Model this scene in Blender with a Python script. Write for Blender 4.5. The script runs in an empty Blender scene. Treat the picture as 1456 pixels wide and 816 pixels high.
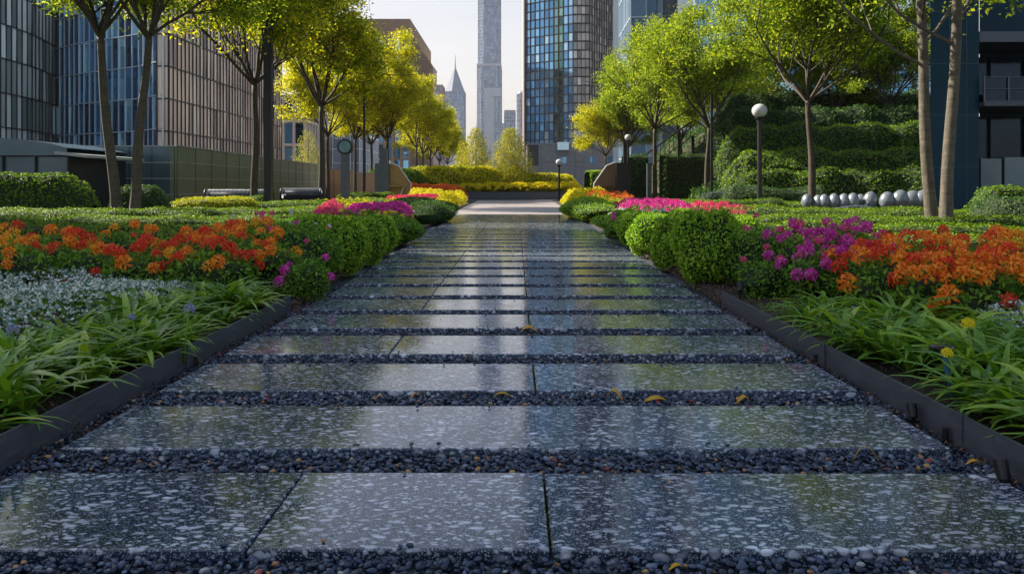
import bpy, math
import numpy as np
from mathutils import Vector
R = math.radians
rng = np.random.default_rng(7)
S = bpy.context.scene
COL = S.collection
F = 1100.0
def PX(px, Y): return (px-734.0)/F*Y          # world x of a picture column at distance Y
def PZ(py, Y): return 1.0+(265.0-py)/F*Y

# ------------------------------------------------------------------ materials
def newmat(name):
    m = bpy.data.materials.new(name); m.use_nodes = True
    nt = m.node_tree; nt.nodes.clear()
    out = nt.nodes.new('ShaderNodeOutputMaterial')
    return m, nt, out
def ramp(nt, fac, stops, interp='LINEAR'):
    r = nt.nodes.new('ShaderNodeValToRGB'); r.color_ramp.interpolation = interp
    e = r.color_ramp.elements
    while len(e) > 1: e.remove(e[-1])
    e[0].position = stops[0][0]; e[0].color = (*stops[0][1], 1)
    for p, c in stops[1:]:
        x = e.new(p); x.color = (*c, 1)
    nt.links.new(fac, r.inputs[0]); return r.outputs[0]
def coords(nt, scale=(1,1,1), kind='Object', rot=(0,0,0)):
    tc = nt.nodes.new('ShaderNodeTexCoord'); mp = nt.nodes.new('ShaderNodeMapping')
    mp.inputs['Scale'].default_value = scale; mp.inputs['Rotation'].default_value = rot
    nt.links.new(tc.outputs[kind], mp.inputs[0]); return mp.outputs[0]
def noise(nt, vec, scale, detail=3, rough=.5, dist=0):
    n = nt.nodes.new('ShaderNodeTexNoise'); n.inputs['Scale'].default_value = scale
    n.inputs['Detail'].default_value = detail; n.inputs['Roughness'].default_value = rough
    n.inputs['Distortion'].default_value = dist
    if vec is not None: nt.links.new(vec, n.inputs['Vector'])
    return n.outputs['Fac']
def mixc(nt, fac, a, b, mode='MIX'):
    m = nt.nodes.new('ShaderNodeMix'); m.data_type = 'RGBA'; m.blend_type = mode
    for s, v in ((m.inputs[0], fac), (m.inputs[6], a), (m.inputs[7], b)):
        if hasattr(v, 'links') or hasattr(v, 'is_linked'): nt.links.new(v, s)
        elif isinstance(v, tuple): s.default_value = (*v, 1)
        else: s.default_value = v
    return m.outputs[2]
def math_(nt, op, a, b=0.0, clamp=False):
    m = nt.nodes.new('ShaderNodeMath'); m.operation = op; m.use_clamp = clamp
    for s, v in ((m.inputs[0], a), (m.inputs[1], b)):
        if hasattr(v, 'is_linked'): nt.links.new(v, s)
        else: s.default_value = v
    return m.outputs[0]
def bump(nt, h, strength=.3, dist=.01):
    b = nt.nodes.new('ShaderNodeBump'); b.inputs['Strength'].default_value = strength
    b.inputs['Distance'].default_value = dist; nt.links.new(h, b.inputs['Height']); return b.outputs[0]
def principled(nt, out, color, rough=.5, metal=0., spec=.5, normal=None, ior=None, coat=0.):
    p = nt.nodes.new('ShaderNodeBsdfPrincipled')
    def put(k, v):
        if v is None: return
        if hasattr(v, 'is_linked'): nt.links.new(v, p.inputs[k])
        elif isinstance(v, tuple): p.inputs[k].default_value = (*v, 1)
        else: p.inputs[k].default_value = v
    put('Base Color', color); put('Roughness', rough); put('Metallic', metal)
    put('Specular IOR Level', spec); put('IOR', ior)
    if coat: put('Coat Weight', coat); put('Coat Roughness', .06)
    if normal is not None: nt.links.new(normal, p.inputs['Normal'])
    if out is not None: nt.links.new(p.outputs[0], out.inputs[0])
    return p

def rand_island(nt):
    g = nt.nodes.new('ShaderNodeNewGeometry'); return g.outputs['Random Per Island']
def leaf_mat(name, stops, trans=.4, tmul=1.6, rough=.5, patch=None, spec=.3):
    """leaf: each leaf its own tone, part of the light passes through"""
    m, nt, out = newmat(name)
    c = ramp(nt, rand_island(nt), stops)
    if patch:
        n = noise(nt, coords(nt), patch[0], 2)
        f = ramp(nt, n, [(patch[1], (0,0,0)), (patch[2], (1,1,1))])
        c = mixc(nt, f, c, patch[3])
    p = principled(nt, None, c, rough, spec=spec)
    t = nt.nodes.new('ShaderNodeBsdfTranslucent')
    tc = mixc(nt, 1.0, c, (tmul, tmul*.95, tmul*.5), 'MULTIPLY')
    nt.links.new(tc, t.inputs[0])
    mx = nt.nodes.new('ShaderNodeMixShader'); mx.inputs[0].default_value = trans
    nt.links.new(p.outputs[0], mx.inputs[1]); nt.links.new(t.outputs[0], mx.inputs[2])
    nt.links.new(mx.outputs[0], out.inputs[0]); return m
def plain(name, c1, c2=None, rough=.6, metal=0., scale=4., bumpd=0., spec=.5, stretch=(1,1,1), detail=4):
    m, nt, out = newmat(name)
    v = coords(nt, stretch); n = noise(nt, v, scale, detail, .6)
    c = ramp(nt, n, [(.3, c1), (.7, c2 or c1)])
    nm = bump(nt, n, .5, bumpd) if bumpd else None
    principled(nt, out, c, rough, metal, spec, nm); return m
M = {}
def glass_mat(name, stops, rough=.05, metal=.85, z=None):
    m, nt, out = newmat(name)
    c = ramp(nt, rand_island(nt), stops)
    n = noise(nt, coords(nt), .8, 2)
    principled(nt, out, c, rough, metal, .5, bump(nt, n, .25, .05)); return m

def mk_materials():
    # granite slabs: dark blue-grey stone full of pale flecks, polished
    m, nt, out = newmat('granite')
    oi_ = nt.nodes.new('ShaderNodeObjectInfo'); va = nt.nodes.new('ShaderNodeVectorMath'); va.operation = 'ADD'
    cb = nt.nodes.new('ShaderNodeCombineXYZ'); nt.links.new(math_(nt,'MULTIPLY',oi_.outputs['Random'],61.), cb.inputs[0]); nt.links.new(math_(nt,'MULTIPLY',oi_.outputs['Random'],37.), cb.inputs[1])
    nt.links.new(coords(nt), va.inputs[0]); nt.links.new(cb.outputs[0], va.inputs[1]); v = va.outputs[0]
    wob = nt.nodes.new('ShaderNodeTexNoise'); wob.inputs['Scale'].default_value = 9; wob.inputs['Detail'].default_value = 3
    nt.links.new(v, wob.inputs['Vector'])
    vv = nt.nodes.new('ShaderNodeVectorMath'); vv.operation = 'MULTIPLY_ADD'
    nt.links.new(wob.outputs['Color'], vv.inputs[0]); vv.inputs[1].default_value = (.07,.07,.02)
    nt.links.new(v, vv.inputs[2]); vec = vv.outputs[0]
    def flecks(scale, sx, sy, t0, t1, rot, keep):
        mp = nt.nodes.new('ShaderNodeMapping'); mp.inputs['Scale'].default_value = (sx, sy, .9)
        mp.inputs['Rotation'].default_value = (0,0,rot); nt.links.new(vec, mp.inputs[0])
        vo = nt.nodes.new('ShaderNodeTexVoronoi'); vo.inputs['Scale'].default_value = scale
        nt.links.new(mp.outputs[0], vo.inputs['Vector'])
        g = ramp(nt, vo.outputs['Distance'], [(t0, (1,1,1)), (t1, (0,0,0))])
        wn = nt.nodes.new('ShaderNodeSeparateColor'); nt.links.new(vo.outputs['Color'], wn.inputs[0])
        k = ramp(nt, wn.outputs[0], [(keep, (0,0,0)), (keep+.25, (1,1,1))])
        return math_(nt, 'MULTIPLY', g, k)
    f1 = flecks(25, .58, 1.25, .24, .38, .5, .30)
    f2 = flecks(52, .7, 1.1, .24, .42, -.4, .08)
    f3 = flecks(170, 1, 1, .2, .5, 0, .25)
    big = noise(nt, v, 2.2, 3)
    f1 = math_(nt, 'MULTIPLY', f1, ramp(nt, noise(nt, v, 5, 2), [(.38,(.35,.35,.35)), (.62,(1,1,1))]))
    a = math_(nt, 'MAXIMUM', f1, math_(nt, 'MULTIPLY', f2, .7))
    a = math_(nt, 'MAXIMUM', a, math_(nt, 'MULTIPLY', f3, .55))
    base = ramp(nt, big, [(.3, (.018,.034,.060)), (.7, (.036,.057,.092))])
    base = mixc(nt, 1.0, base, ramp(nt, oi_.outputs['Random'], [(0,(.75,.76,.80)), (1,(1.35,1.30,1.22))]), 'MULTIPLY')
    stain = ramp(nt, noise(nt, v, 1.1, 6, .65, .4), [(.40,(.74,.74,.75)), (.60,(1,1,1))])
    c = mixc(nt, 1.0, mixc(nt, a, base, (.74,.80,.90)), stain, 'MULTIPLY')
    rr = ramp(nt, math_(nt,'ADD', math_(nt,'MULTIPLY',noise(nt, v, 3.5, 4), .8), math_(nt,'MULTIPLY',a,.12)), [(.3,(.06,.06,.06)), (.5,(.13,.13,.13)), (.72,(.32,.32,.32))])
    h = math_(nt, 'ADD', math_(nt, 'MULTIPLY', a, .6), noise(nt, v, 60, 3))
    principled(nt, out, c, rr, 0, .5, bump(nt, h, .10, .0012), ior=1.56); M['granite'] = m
    # pebbles
    m, nt, out = newmat('pebble')
    ri = rand_island(nt)
    c = ramp(nt, ri, [(0,(.008,.016,.036)), (.35,(.018,.034,.070)), (.7,(.04,.066,.12)), (.88,(.11,.15,.22)), (.95,(.30,.31,.30)), (.972,(.36,.15,.05)), (.984,(.42,.22,.06)), (.993,(.30,.04,.03)), (1,(.34,.28,.22))], 'CONSTANT')
    principled(nt, out, c, .32, 0, .5); M['pebble'] = m
    m, nt, out = newmat('gravel_ground')
    v = coords(nt); vo = nt.nodes.new('ShaderNodeTexVoronoi'); vo.inputs['Scale'].default_value = 55
    nt.links.new(v, vo.inputs['Vector'])
    s = nt.nodes.new('ShaderNodeSeparateColor'); nt.links.new(vo.outputs['Color'], s.inputs[0])
    c = ramp(nt, s.outputs[0], [(0,(.008,.012,.02)), (.6,(.03,.04,.06)), (.95,(.09,.10,.11)), (1,(.2,.14,.08))])
    principled(nt, out, c, .6, normal=bump(nt, vo.outputs['Distance'], .8, -.01)); M['gravel'] = m
    # soil and bark mulch
    m, nt, out = newmat('soil'); v = coords(nt)
    n1 = noise(nt, v, 38, 5, .7); n2 = noise(nt, v, 1.3, 3)
    c = ramp(nt, n1, [(.3,(.014,.010,.008)), (.55,(.05,.033,.024)), (.8,(.12,.08,.055))])
    c = mixc(nt, ramp(nt, n2, [(.45,(0,0,0)),(.62,(.45,.45,.45))]), c, (.03,.045,.015))
    principled(nt, out, c, .9, normal=bump(nt, n1, 1, .03)); M['soil'] = m
    m, nt, out = newmat('bark_chip')
    c = ramp(nt, rand_island(nt), [(0,(.025,.014,.010)), (.5,(.08,.045,.03)), (.85,(.16,.10,.07)), (1,(.24,.10,.05))])
    principled(nt, out, c, .85); M['chip'] = m
    m, nt, out = newmat('city_ground'); v = coords(nt)
    c = ramp(nt, noise(nt, v, .15, 5, .6), [(.3,(.10,.10,.095)), (.7,(.16,.155,.15))])
    principled(nt, out, c, .8); M['ground'] = m
    # pale paving of the far court
    m, nt, out = newmat('pale_paving'); v = coords(nt)
    b = nt.nodes.new('ShaderNodeTexBrick'); b.offset = 0.5; b.inputs['Scale'].default_value = 1
    b.inputs['Brick Width'].default_value = 1.2; b.inputs['Row Height'].default_value = .9; b.inputs['Mortar Size'].default_value = .012
    b.inputs['Color1'].default_value = (.30,.265,.26,1); b.inputs['Color2'].default_value = (.36,.32,.31,1); b.inputs['Mortar'].default_value = (.06,.05,.05,1)
    nt.links.new(v, b.inputs['Vector'])
    c = mixc(nt, noise(nt, v, 3, 5), b.outputs['Color'], (.25,.22,.22))
    principled(nt, out, c, .45, ior=1.5); M['paving'] = m
    # steel edging
    m, nt, out = newmat('edging_steel'); v = coords(nt, (1,1,6))
    n = noise(nt, v, 7, 5, .65)
    c = ramp(nt, n, [(.3,(.055,.062,.080)), (.6,(.085,.095,.118)), (.8,(.15,.155,.17))])
    principled(nt, out, c, ramp(nt, n, [(.3,(.38,.38,.38)), (.8,(.6,.6,.6))]), .3, normal=bump(nt, n, .2, .003)); M['edging'] = m
    M['black_metal'] = plain('black_metal', (.012,.013,.016), (.022,.023,.028), .4, .3, 20)
    M['soffit'] = plain('soffit', (.05,.07,.09), (.08,.10,.12), .5, .3)
    M['white_paint'] = plain('white_paint', (.55,.56,.58), (.68,.69,.70), .4, 0, 6)
    M['lamp_globe'] = plain('lamp_globe', (.44,.455,.48), (.54,.545,.56), .22, 0, 6)
    # bark
    def bark(name, a, b, c):
        m, nt, out = newmat(name); v = coords(nt, (5,5,1.2)); n = noise(nt, v, 3.5, 6, .65)
        v2 = coords(nt, (1,1,9)); n2 = noise(nt, v2, 2.2, 4)
        mix = math_(nt, 'ADD', math_(nt,'MULTIPLY',n,.6), math_(nt,'MULTIPLY',n2,.4))
        col = ramp(nt, mix, [(.32,a), (.5,b), (.68,c)])
        principled(nt, out, col, .8, normal=bump(nt, mix, .6, .02)); M[name] = m
    bark('bark_dark', (.022,.017,.012), (.05,.038,.026), (.085,.068,.045))
    bark('bark_pale', (.035,.030,.022), (.085,.072,.052), (.16,.135,.10))
    bark('bark_mid', (.030,.026,.016), (.065,.055,.035), (.12,.10,.065))
    # foliage
    M['leaf_yellow'] = leaf_mat('leaf_yellow', [(0,(.10,.15,.008)), (.35,(.28,.31,.010)), (.75,(.48,.46,.014)), (1,(.66,.60,.035))], .55, 1.6)
    M['leaf_mid'] = leaf_mat('leaf_mid', [(0,(.06,.12,.006)), (.4,(.20,.27,.01)), (.75,(.46,.46,.015)), (1,(.68,.60,.02))], .52, 1.6)
    M['leaf_green'] = leaf_mat('leaf_green', [(0,(.05,.11,.010)), (.45,(.18,.28,.016)), (1,(.42,.47,.03))], .5, 1.5)
    M['leaf_cone'] = leaf_mat('leaf_cone', [(0,(.12,.17,.015)), (.5,(.36,.38,.03)), (1,(.60,.50,.08))], .35, 1.4)
    M['box'] = leaf_mat('box_leaf', [(0,(.06,.16,.012)), (.5,(.21,.42,.025)), (1,(.46,.62,.06))], .3, 1.4)
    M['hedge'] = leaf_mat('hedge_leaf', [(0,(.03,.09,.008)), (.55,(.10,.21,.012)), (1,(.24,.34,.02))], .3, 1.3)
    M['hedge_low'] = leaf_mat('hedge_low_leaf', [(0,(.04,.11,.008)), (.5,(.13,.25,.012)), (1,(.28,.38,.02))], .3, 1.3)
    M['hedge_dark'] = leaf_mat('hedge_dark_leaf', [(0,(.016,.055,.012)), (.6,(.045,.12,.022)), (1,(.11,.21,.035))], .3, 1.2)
    M['hedge_yellow'] = leaf_mat('hedge_yellow_leaf', [(0,(.26,.30,.008)), (.5,(.56,.54,.015)), (1,(.80,.70,.04))], .45, 1.3)
    M['shrub_lime'] = leaf_mat('shrub_lime_leaf', [(0,(.14,.20,.008)), (.5,(.36,.40,.014)), (1,(.60,.55,.03))], .45, 1.3)
    M['cover'] = leaf_mat('cover_leaf', [(0,(.04,.10,.010)), (.5,(.11,.26,.022)), (1,(.25,.43,.045))], .3, 1.3)
    M['cover_blue'] = leaf_mat('cover_blue_leaf', [(0,(.03,.07,.05)), (.6,(.08,.13,.11)), (1,(.22,.28,.27))], .2, 1.0)
    M['strap'] = leaf_mat('strap_leaf', [(0,(.045,.13,.014)), (.45,(.12,.27,.02)), (.85,(.27,.44,.03)), (.96,(.42,.46,.05)), (1,(.42,.27,.09))], .3, 1.4, .35, spec=.5)
    M['silver'] = leaf_mat('silver_petal', [(0,(.05,.16,.10)), (.25,(.20,.32,.25)), (.5,(.62,.70,.68)), (1,(.88,.90,.90))], .2, 1.0)
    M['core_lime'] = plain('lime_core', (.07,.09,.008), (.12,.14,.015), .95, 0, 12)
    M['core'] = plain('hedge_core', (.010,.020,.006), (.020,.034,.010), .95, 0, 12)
    def petal(name, stops): M[name] = leaf_mat(name, stops, .3, 1.15, .5)
    petal('petal_orange', [(0,(.75,.13,.012)), (.5,(.90,.26,.02)), (1,(.95,.45,.03))])
    petal('petal_red', [(0,(.58,.025,.015)), (.6,(.82,.06,.02)), (1,(.75,.12,.02))])
    petal('petal_amber', [(0,(.75,.26,.015)), (.6,(.85,.40,.02)), (1,(.9,.5,.04))])
    petal('petal_magenta', [(0,(.42,.015,.28)), (.5,(.66,.04,.42)), (1,(.80,.16,.58))])
    petal('petal_pink', [(0,(.50,.02,.14)), (.5,(.68,.05,.22)), (1,(.80,.20,.34))])
    petal('petal_yellow', [(0,(.62,.50,.01)), (.5,(.80,.70,.02)), (1,(.85,.78,.06))])
    petal('petal_coral', [(0,(.62,.10,.03)), (.5,(.76,.16,.05)), (1,(.80,.32,.10))])
    petal('fallen', [(0,(.60,.30,.015)), (1,(.70,.42,.03))])
    petal('petal_lilac', [(0,(.20,.22,.42)), (1,(.45,.48,.65))])
    # building skins
    M['glass_blue'] = glass_mat('glass_blue', [(0,(.09,.25,.46)), (.3,(.14,.38,.66)), (.65,(.24,.54,.84)), (.9,(.42,.70,.92)), (1,(.7,.86,.95))], .06, .6)
    M['glass_teal'] = glass_mat('glass_teal', [(0,(.04,.10,.10)), (.5,(.12,.26,.24)), (1,(.26,.42,.34))], .06)
    M['glass_bronze'] = glass_mat('glass_bronze', [(0,(.14,.13,.13)), (.4,(.30,.28,.27)), (.8,(.48,.44,.42)), (1,(.74,.68,.62))], .12, .3)
    M['glass_gold'] = glass_mat('glass_gold', [(0,(.16,.12,.06)), (1,(.36,.27,.14))], .1)
    M['glass_navy'] = glass_mat('glass_navy', [(0,(.014,.05,.11)), (.4,(.06,.20,.40)), (.75,(.20,.50,.78)), (1,(.50,.78,.92))], .05)
    M['glass_pale'] = glass_mat('glass_pale', [(0,(.22,.38,.55)), (.6,(.38,.58,.75)), (1,(.65,.8,.9))], .08)
    M['glass_silver'] = glass_mat('glass_silver', [(0,(.10,.16,.15)), (.3,(.34,.42,.38)), (.6,(.70,.76,.72)), (1,(.90,.92,.9))], .12, .12)
    M['glass_dark'] = glass_mat('glass_dark', [(0,(.004,.010,.020)), (1,(.010,.026,.045))], .08, .7)
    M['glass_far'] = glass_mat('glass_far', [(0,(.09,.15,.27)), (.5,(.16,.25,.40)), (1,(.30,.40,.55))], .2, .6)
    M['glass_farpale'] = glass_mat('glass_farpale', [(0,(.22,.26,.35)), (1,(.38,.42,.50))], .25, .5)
    M['glass_warm'] = glass_mat('glass_warm', [(0,(.26,.19,.17)), (.25,(.70,.50,.39)), (1,(.95,.74,.56))], .2, .12)
    M['mullion_dark'] = plain('mullion_dark', (.014,.020,.030), (.022,.030,.042), .4, .5, 3)
    M['mullion_blue'] = plain('mullion_blue', (.035,.06,.10), (.06,.09,.13), .4, .4, 3)
    M['mullion_light'] = plain('mullion_light', (.42,.48,.54), (.55,.60,.65), .4, .3, 3)
    M['rib_tan'] = plain('rib_tan', (.48,.36,.30), (.60,.46,.38), .6, 0, 1.5)
    M['stone_brown'] = plain('stone_brown', (.20,.13,.085), (.27,.18,.12), .75, 0, .6)
    M['stone_grey'] = plain('stone_grey', (.17,.17,.18), (.23,.225,.235), .7, 0, .7, .01)
    M['stone_pink'] = plain('stone_pink', (.30,.22,.22), (.38,.28,.27), .7, 0, .5)
    M['stone_sand'] = plain('stone_sand', (.36,.24,.16), (.46,.31,.20), .75, 0, 1.6, .01, stretch=(1,1,7))
    M['far_metal'] = plain('far_metal', (.22,.25,.31), (.30,.33,.39), .4, .3, .05)
    M['panel_blue'] = plain('panel_blue', (.004,.035,.062), (.008,.048,.080), .4, .0, .7, spec=.12)
    M['panel_slate'] = plain('panel_slate', (.045,.06,.085), (.06,.08,.11), .35, .3, .3)
    M['wall_green'] = plain('wall_green', (.10,.14,.085), (.15,.19,.11), .35, .05, .8)
    M['wall_teal'] = plain('wall_teal', (.06,.11,.14), (.11,.17,.21), .2, .35, .7)
    M['trim_pale'] = plain('trim_pale', (.30,.33,.33), (.38,.41,.40), .4, .3, 2)
    M['planter'] = plain('planter_stone', (.05,.06,.08), (.075,.085,.11), .5, 0, 4)
    M['wood_gold'] = plain('wood_gold', (.30,.19,.06), (.44,.29,.10), .55, 0, 2.5, 0, stretch=(1,1,9))
    M['wood_brown'] = plain('wood_brown', (.14,.085,.055), (.20,.125,.08), .6, 0, 3, 0, stretch=(1,1,9))
    M['post_grey'] = plain('post_grey', (.08,.10,.13), (.11,.135,.165), .4, .4, 3)
    M['disc_teal'] = plain('disc_teal', (.09,.20,.22), (.14,.27,.29), .25, .3, 3)
    M['brass'] = plain('plaque_yellow', (.42,.30,.05), (.52,.38,.08), .45, .2, 5)
    M['egg'] = plain('egg_shell', (.13,.155,.185), (.20,.225,.255), .32, .3, 3)
    M['steel'] = plain('bright_steel', (.30,.33,.38), (.45,.48,.52), .25, .8, 5)
    M['stake_blue'] = plain('stake_blue', (.04,.14,.22), (.07,.20,.30), .4, 0, 5)
mk_materials()

# ------------------------------------------------------------------ mesh collector
class MB:
    def __init__(s): s.v = []; s.f = []; s.n = 0
    def add(s, V, Fs, mi=0):
        V = np.asarray(V, float).reshape(-1,3); Fs = np.asarray(Fs, int)
        s.v.append(V); s.f.append((Fs+s.n, mi)); s.n += len(V)
    def box(s, x0,x1,y0,y1,z0,z1, mi=0):
        V = [(x,y,z) for z in (z0,z1) for y in (y0,y1) for x in (x0,x1)]
        s.add(V, [(0,2,3,1),(4,5,7,6),(0,1,5,4),(2,6,7,3),(0,4,6,2),(1,3,7,5)], mi)
    def obox(s, c, a, b, d, mi=0):
        c,a,b,d = (np.asarray(q,float) for q in (c,a,b,d))
        V = [c+i*a+j*b+k*d for k in (-1,1) for j in (-1,1) for i in (-1,1)]
        s.add(V, [(0,2,3,1),(4,5,7,6),(0,1,5,4),(2,6,7,3),(0,4,6,2),(1,3,7,5)], mi)
    def tube(s, pts, rad, k=8, caps=True, mi=0):
        pts = np.asarray(pts, float); n = len(pts); rad = np.broadcast_to(np.asarray(rad, float), (n,))
        T = np.gradient(pts, axis=0); T /= np.linalg.norm(T, axis=1)[:,None]+1e-9
        up = np.array((0,0,1.)) if abs(T[0][2]) < .9 else np.array((1.,0,0))
        U = np.cross(T, up); U /= np.linalg.norm(U,axis=1)[:,None]+1e-9; W = np.cross(T, U)
        a = np.linspace(0, 2*np.pi, k, endpoint=False)
        V = pts[:,None,:] + rad[:,None,None]*(np.cos(a)[None,:,None]*U[:,None,:] + np.sin(a)[None,:,None]*W[:,None,:])
        i = np.arange(n-1)[:,None]*k; j = np.arange(k)[None,:]; j2 = (j+1)%k
        Fs = np.stack([i+j, i+j2, i+k+j2, i+k+j], -1).reshape(-1,4)
        base = s.n; s.add(V.reshape(-1,3), Fs, mi)
        if caps:
            s.f.append((np.array([list(range(base+k-1, base-1, -1))]), mi))
            s.f.append((np.array([list(range(base+(n-1)*k, base+n*k))]), mi))
    def lathe(s, prof, c=(0,0,0), k=16, mi=0, arc=(0, 2*np.pi)):
        prof = np.asarray(prof, float); n = len(prof)
        full = abs(arc[1]-arc[0]-2*np.pi) < 1e-6
        a = np.linspace(arc[0], arc[1], k, endpoint=not full)
        V = np.stack([prof[:,0][:,None]*np.cos(a)[None,:]+c[0], prof[:,0][:,None]*np.sin(a)[None,:]+c[1], np.repeat(prof[:,1][:,None], k, 1)+c[2]], -1)
        m = k if full else k-1
        i = np.arange(n-1)[:,None]*k; j = np.arange(m)[None,:]; j2 = (j+1)%k
        s.add(V.reshape(-1,3), np.stack([i+j, i+j2, i+k+j2, i+k+j], -1).reshape(-1,4), mi)
    def prism(s, poly, z0, z1, mi=0):
        n = len(poly); V = [(x,y,z0) for x,y in poly]+[(x,y,z1) for x,y in poly]
        b = s.n; s.add(V, [(i,(i+1)%n,n+(i+1)%n,n+i) for i in range(n)], mi)
        s.f.append((np.array([list(range(b+n-1,b-1,-1))]), mi)); s.f.append((np.array([list(range(b+n,b+2*n))]), mi))
    def mesh(s, name, smooth=False):
        me = bpy.data.meshes.new(name)
        V = np.concatenate(s.v); loops=[]; starts=[]; tot=[]; mis=[]; c=0
        for Fs, mi in s.f:
            k = Fs.shape[1]; loops.append(Fs.ravel()); starts.append(c+np.arange(len(Fs))*k); tot.append(np.full(len(Fs),k))
            mis.append(np.full(len(Fs), mi)); c += Fs.size
        loops=np.concatenate(loops); starts=np.concatenate(starts); tot=np.concatenate(tot); mis=np.concatenate(mis)
        me.vertices.add(len(V)); me.vertices.foreach_set('co', V.astype(np.float32).ravel())
        me.loops.add(len(loops)); me.loops.foreach_set('vertex_index', loops.astype(np.int32))
        me.polygons.add(len(starts)); me.polygons.foreach_set('loop_start', starts.astype(np.int32))
        me.polygons.foreach_set('loop_total', tot.astype(np.int32)); me.polygons.foreach_set('material_index', mis.astype(np.int32))
        me.polygons.foreach_set('use_smooth', np.full(len(starts), smooth))
        me.update(calc_edges=True); me.validate(); return me
def link(name, me, mats, parent=None, loc=(0,0,0)):
    o = bpy.data.objects.new(name, me); COL.objects.link(o)
    if not isinstance(mats, (list,tuple)): mats = [mats]
    if len(me.materials) == 0:
        for m in mats: me.materials.append(M[m] if isinstance(m,str) else m)
    o.location = loc
    if parent is not None: o.parent = parent
    return o
def part(name, mb, mats, parent=None, smooth=False, loc=(0,0,0)): return link(name, mb.mesh(name, smooth), mats, parent, loc)
def tag(o, label, cat, group=None, kind=None):
    o['label'] = label
    if cat: o['category'] = cat
    if group: o['group'] = group
    if kind: o['kind'] = kind
    return o
def thing(name, label, cat, loc=(0,0,0), rz=0, group=None):
    o = bpy.data.objects.new(name, None); COL.objects.link(o); o.location = loc; o.rotation_euler = (0,0,rz)
    o.empty_display_size = .2
    return tag(o, label, cat, group)
def structure(o): o['kind'] = 'structure'; return o
def stuff(o, label, cat=None): return tag(o, label, cat, kind='stuff')
def dup(root, loc, rz=0, scale=None, label=None, group=None):
    r = root.copy(); COL.objects.link(r); r.location = loc; r.rotation_euler = (0,0,rz)
    if scale: r.scale = (scale,)*3 if not isinstance(scale, tuple) else scale
    if label: r['label'] = label
    if group: r['group'] = group
    for ch in list(root.children):
        c = ch.copy(); COL.objects.link(c); c.parent = r
        for g in list(ch.children):
            d = g.copy(); COL.objects.link(d); d.parent = c
    return r

# ------------------------------------------------------------------ foliage tools
def nrm(a): return a/(np.linalg.norm(a, axis=-1, keepdims=True)+1e-9)
def leaves(mb, P, N, L, W, out=.5, jit=.6, mi=0, lift=.15):
    """one folded leaf per point, growing outward from the surface"""
    n = len(P)
    if n == 0: return
    N = nrm(N + jit*rng.normal(size=(n,3)))
    T = nrm(np.cross(N, rng.normal(size=(n,3))))
    D = nrm(T + out*N); Sx = nrm(np.cross(D, N)); U = np.cross(Sx, D)
    l = (L*rng.uniform(.6,1.25,n))[:,None]; w = (W*rng.uniform(.7,1.2,n))[:,None]
    V = np.stack([P, P+D*l*.45+Sx*w*.5+U*l*lift, P+D*l, P+D*l*.45-Sx*w*.5+U*l*lift], 1)
    mb.add(V.reshape(-1,3), np.arange(4*n).reshape(n,4), mi)
def lump(P, amp, freq, seed=0):
    r = np.random.default_rng(seed); o = np.zeros(len(P))
    for k in range(5):
        d = r.normal(size=3); d /= np.linalg.norm(d); f = freq*r.uniform(.6,1.7)
        o += np.sin(P@d*f + r.uniform(0,6.3))
    return amp*o/2.2
def sample_surface(V, Q, n):
    """points on a quad mesh"""
    A,B,C,D = (V[Q[:,i]] for i in range(4))
    ar = np.linalg.norm(np.cross(C-A, D-B), axis=1)*.5; p = ar/ar.sum()
    i = rng.choice(len(Q), n, p=p); u = rng.random((n,1)); w = rng.random((n,1))
    P = (A[i]*(1-u)*(1-w)+B[i]*u*(1-w)+C[i]*u*w+D[i]*(1-u)*w)
    return P, nrm(np.cross(C[i]-A[i], D[i]-B[i]))
def ball_surface(rx, ry, rz, amp, seed, k=22, m=14, zc=None):
    """lumpy ball standing on z = 0"""
    zc = rz*.85 if zc is None else zc
    th = np.linspace(.02, np.pi-.02, m); ph = np.linspace(0, 2*np.pi, k, endpoint=False)
    d = np.stack([np.sin(th)[:,None]*np.cos(ph)[None,:], np.sin(th)[:,None]*np.sin(ph)[None,:], np.repeat(np.cos(th)[:,None],k,1)], -1).reshape(-1,3)
    P = d*np.array([rx,ry,rz])*(1+lump(d, amp, 4.5, seed))[:,None]; P[:,2] = np.maximum(P[:,2]+zc, -.02)
    i = np.arange(m-1)[:,None]*k; j = np.arange(k)[None,:]; j2=(j+1)%k
    return P, np.stack([i+j, i+k+j, i+k+j2, i+j2], -1).reshape(-1,4)
def strip_surface(path, width, height, amp=.04, seed=0, round_=.5, wavy=.0, k=9):
    """hedge body along a path: rounded section"""
    path = np.asarray(path, float); T = nrm(np.gradient(path, axis=0)); Nn = np.stack([T[:,1], -T[:,0]], -1)
    a = np.linspace(0, np.pi, k); e = round_
    cx = np.sign(np.cos(a))*np.abs(np.cos(a))**e; cz = np.abs(np.sin(a))**e
    n = len(path); w = np.broadcast_to(np.asarray(width,float), (n,)); h = np.broadcast_to(np.asarray(height,float), (n,))
    V = np.zeros((n,k,3)); V[...,:2] = path[:,None,:]+Nn[:,None,:]*cx[None,:,None]*w[:,None,None]/2
    V[...,2] = cz[None,:]*h[:,None]
    V = V.reshape(-1,3); L = lump(V, amp, 3.0, seed)+lump(V, amp*.6, 8, seed+1)
    cen = np.repeat(path, k, 0); off = V.copy(); off[:,:2] -= cen; off = nrm(off); V += off*L[:,None]*(V[:,2:]>.03)
    i = np.arange(n-1)[:,None]*k; j = np.arange(k-1)[None,:]
    Q = np.stack([i+j, i+j+1, i+k+j+1, i+k+j], -1).reshape(-1,4)
    return V, Q
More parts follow.
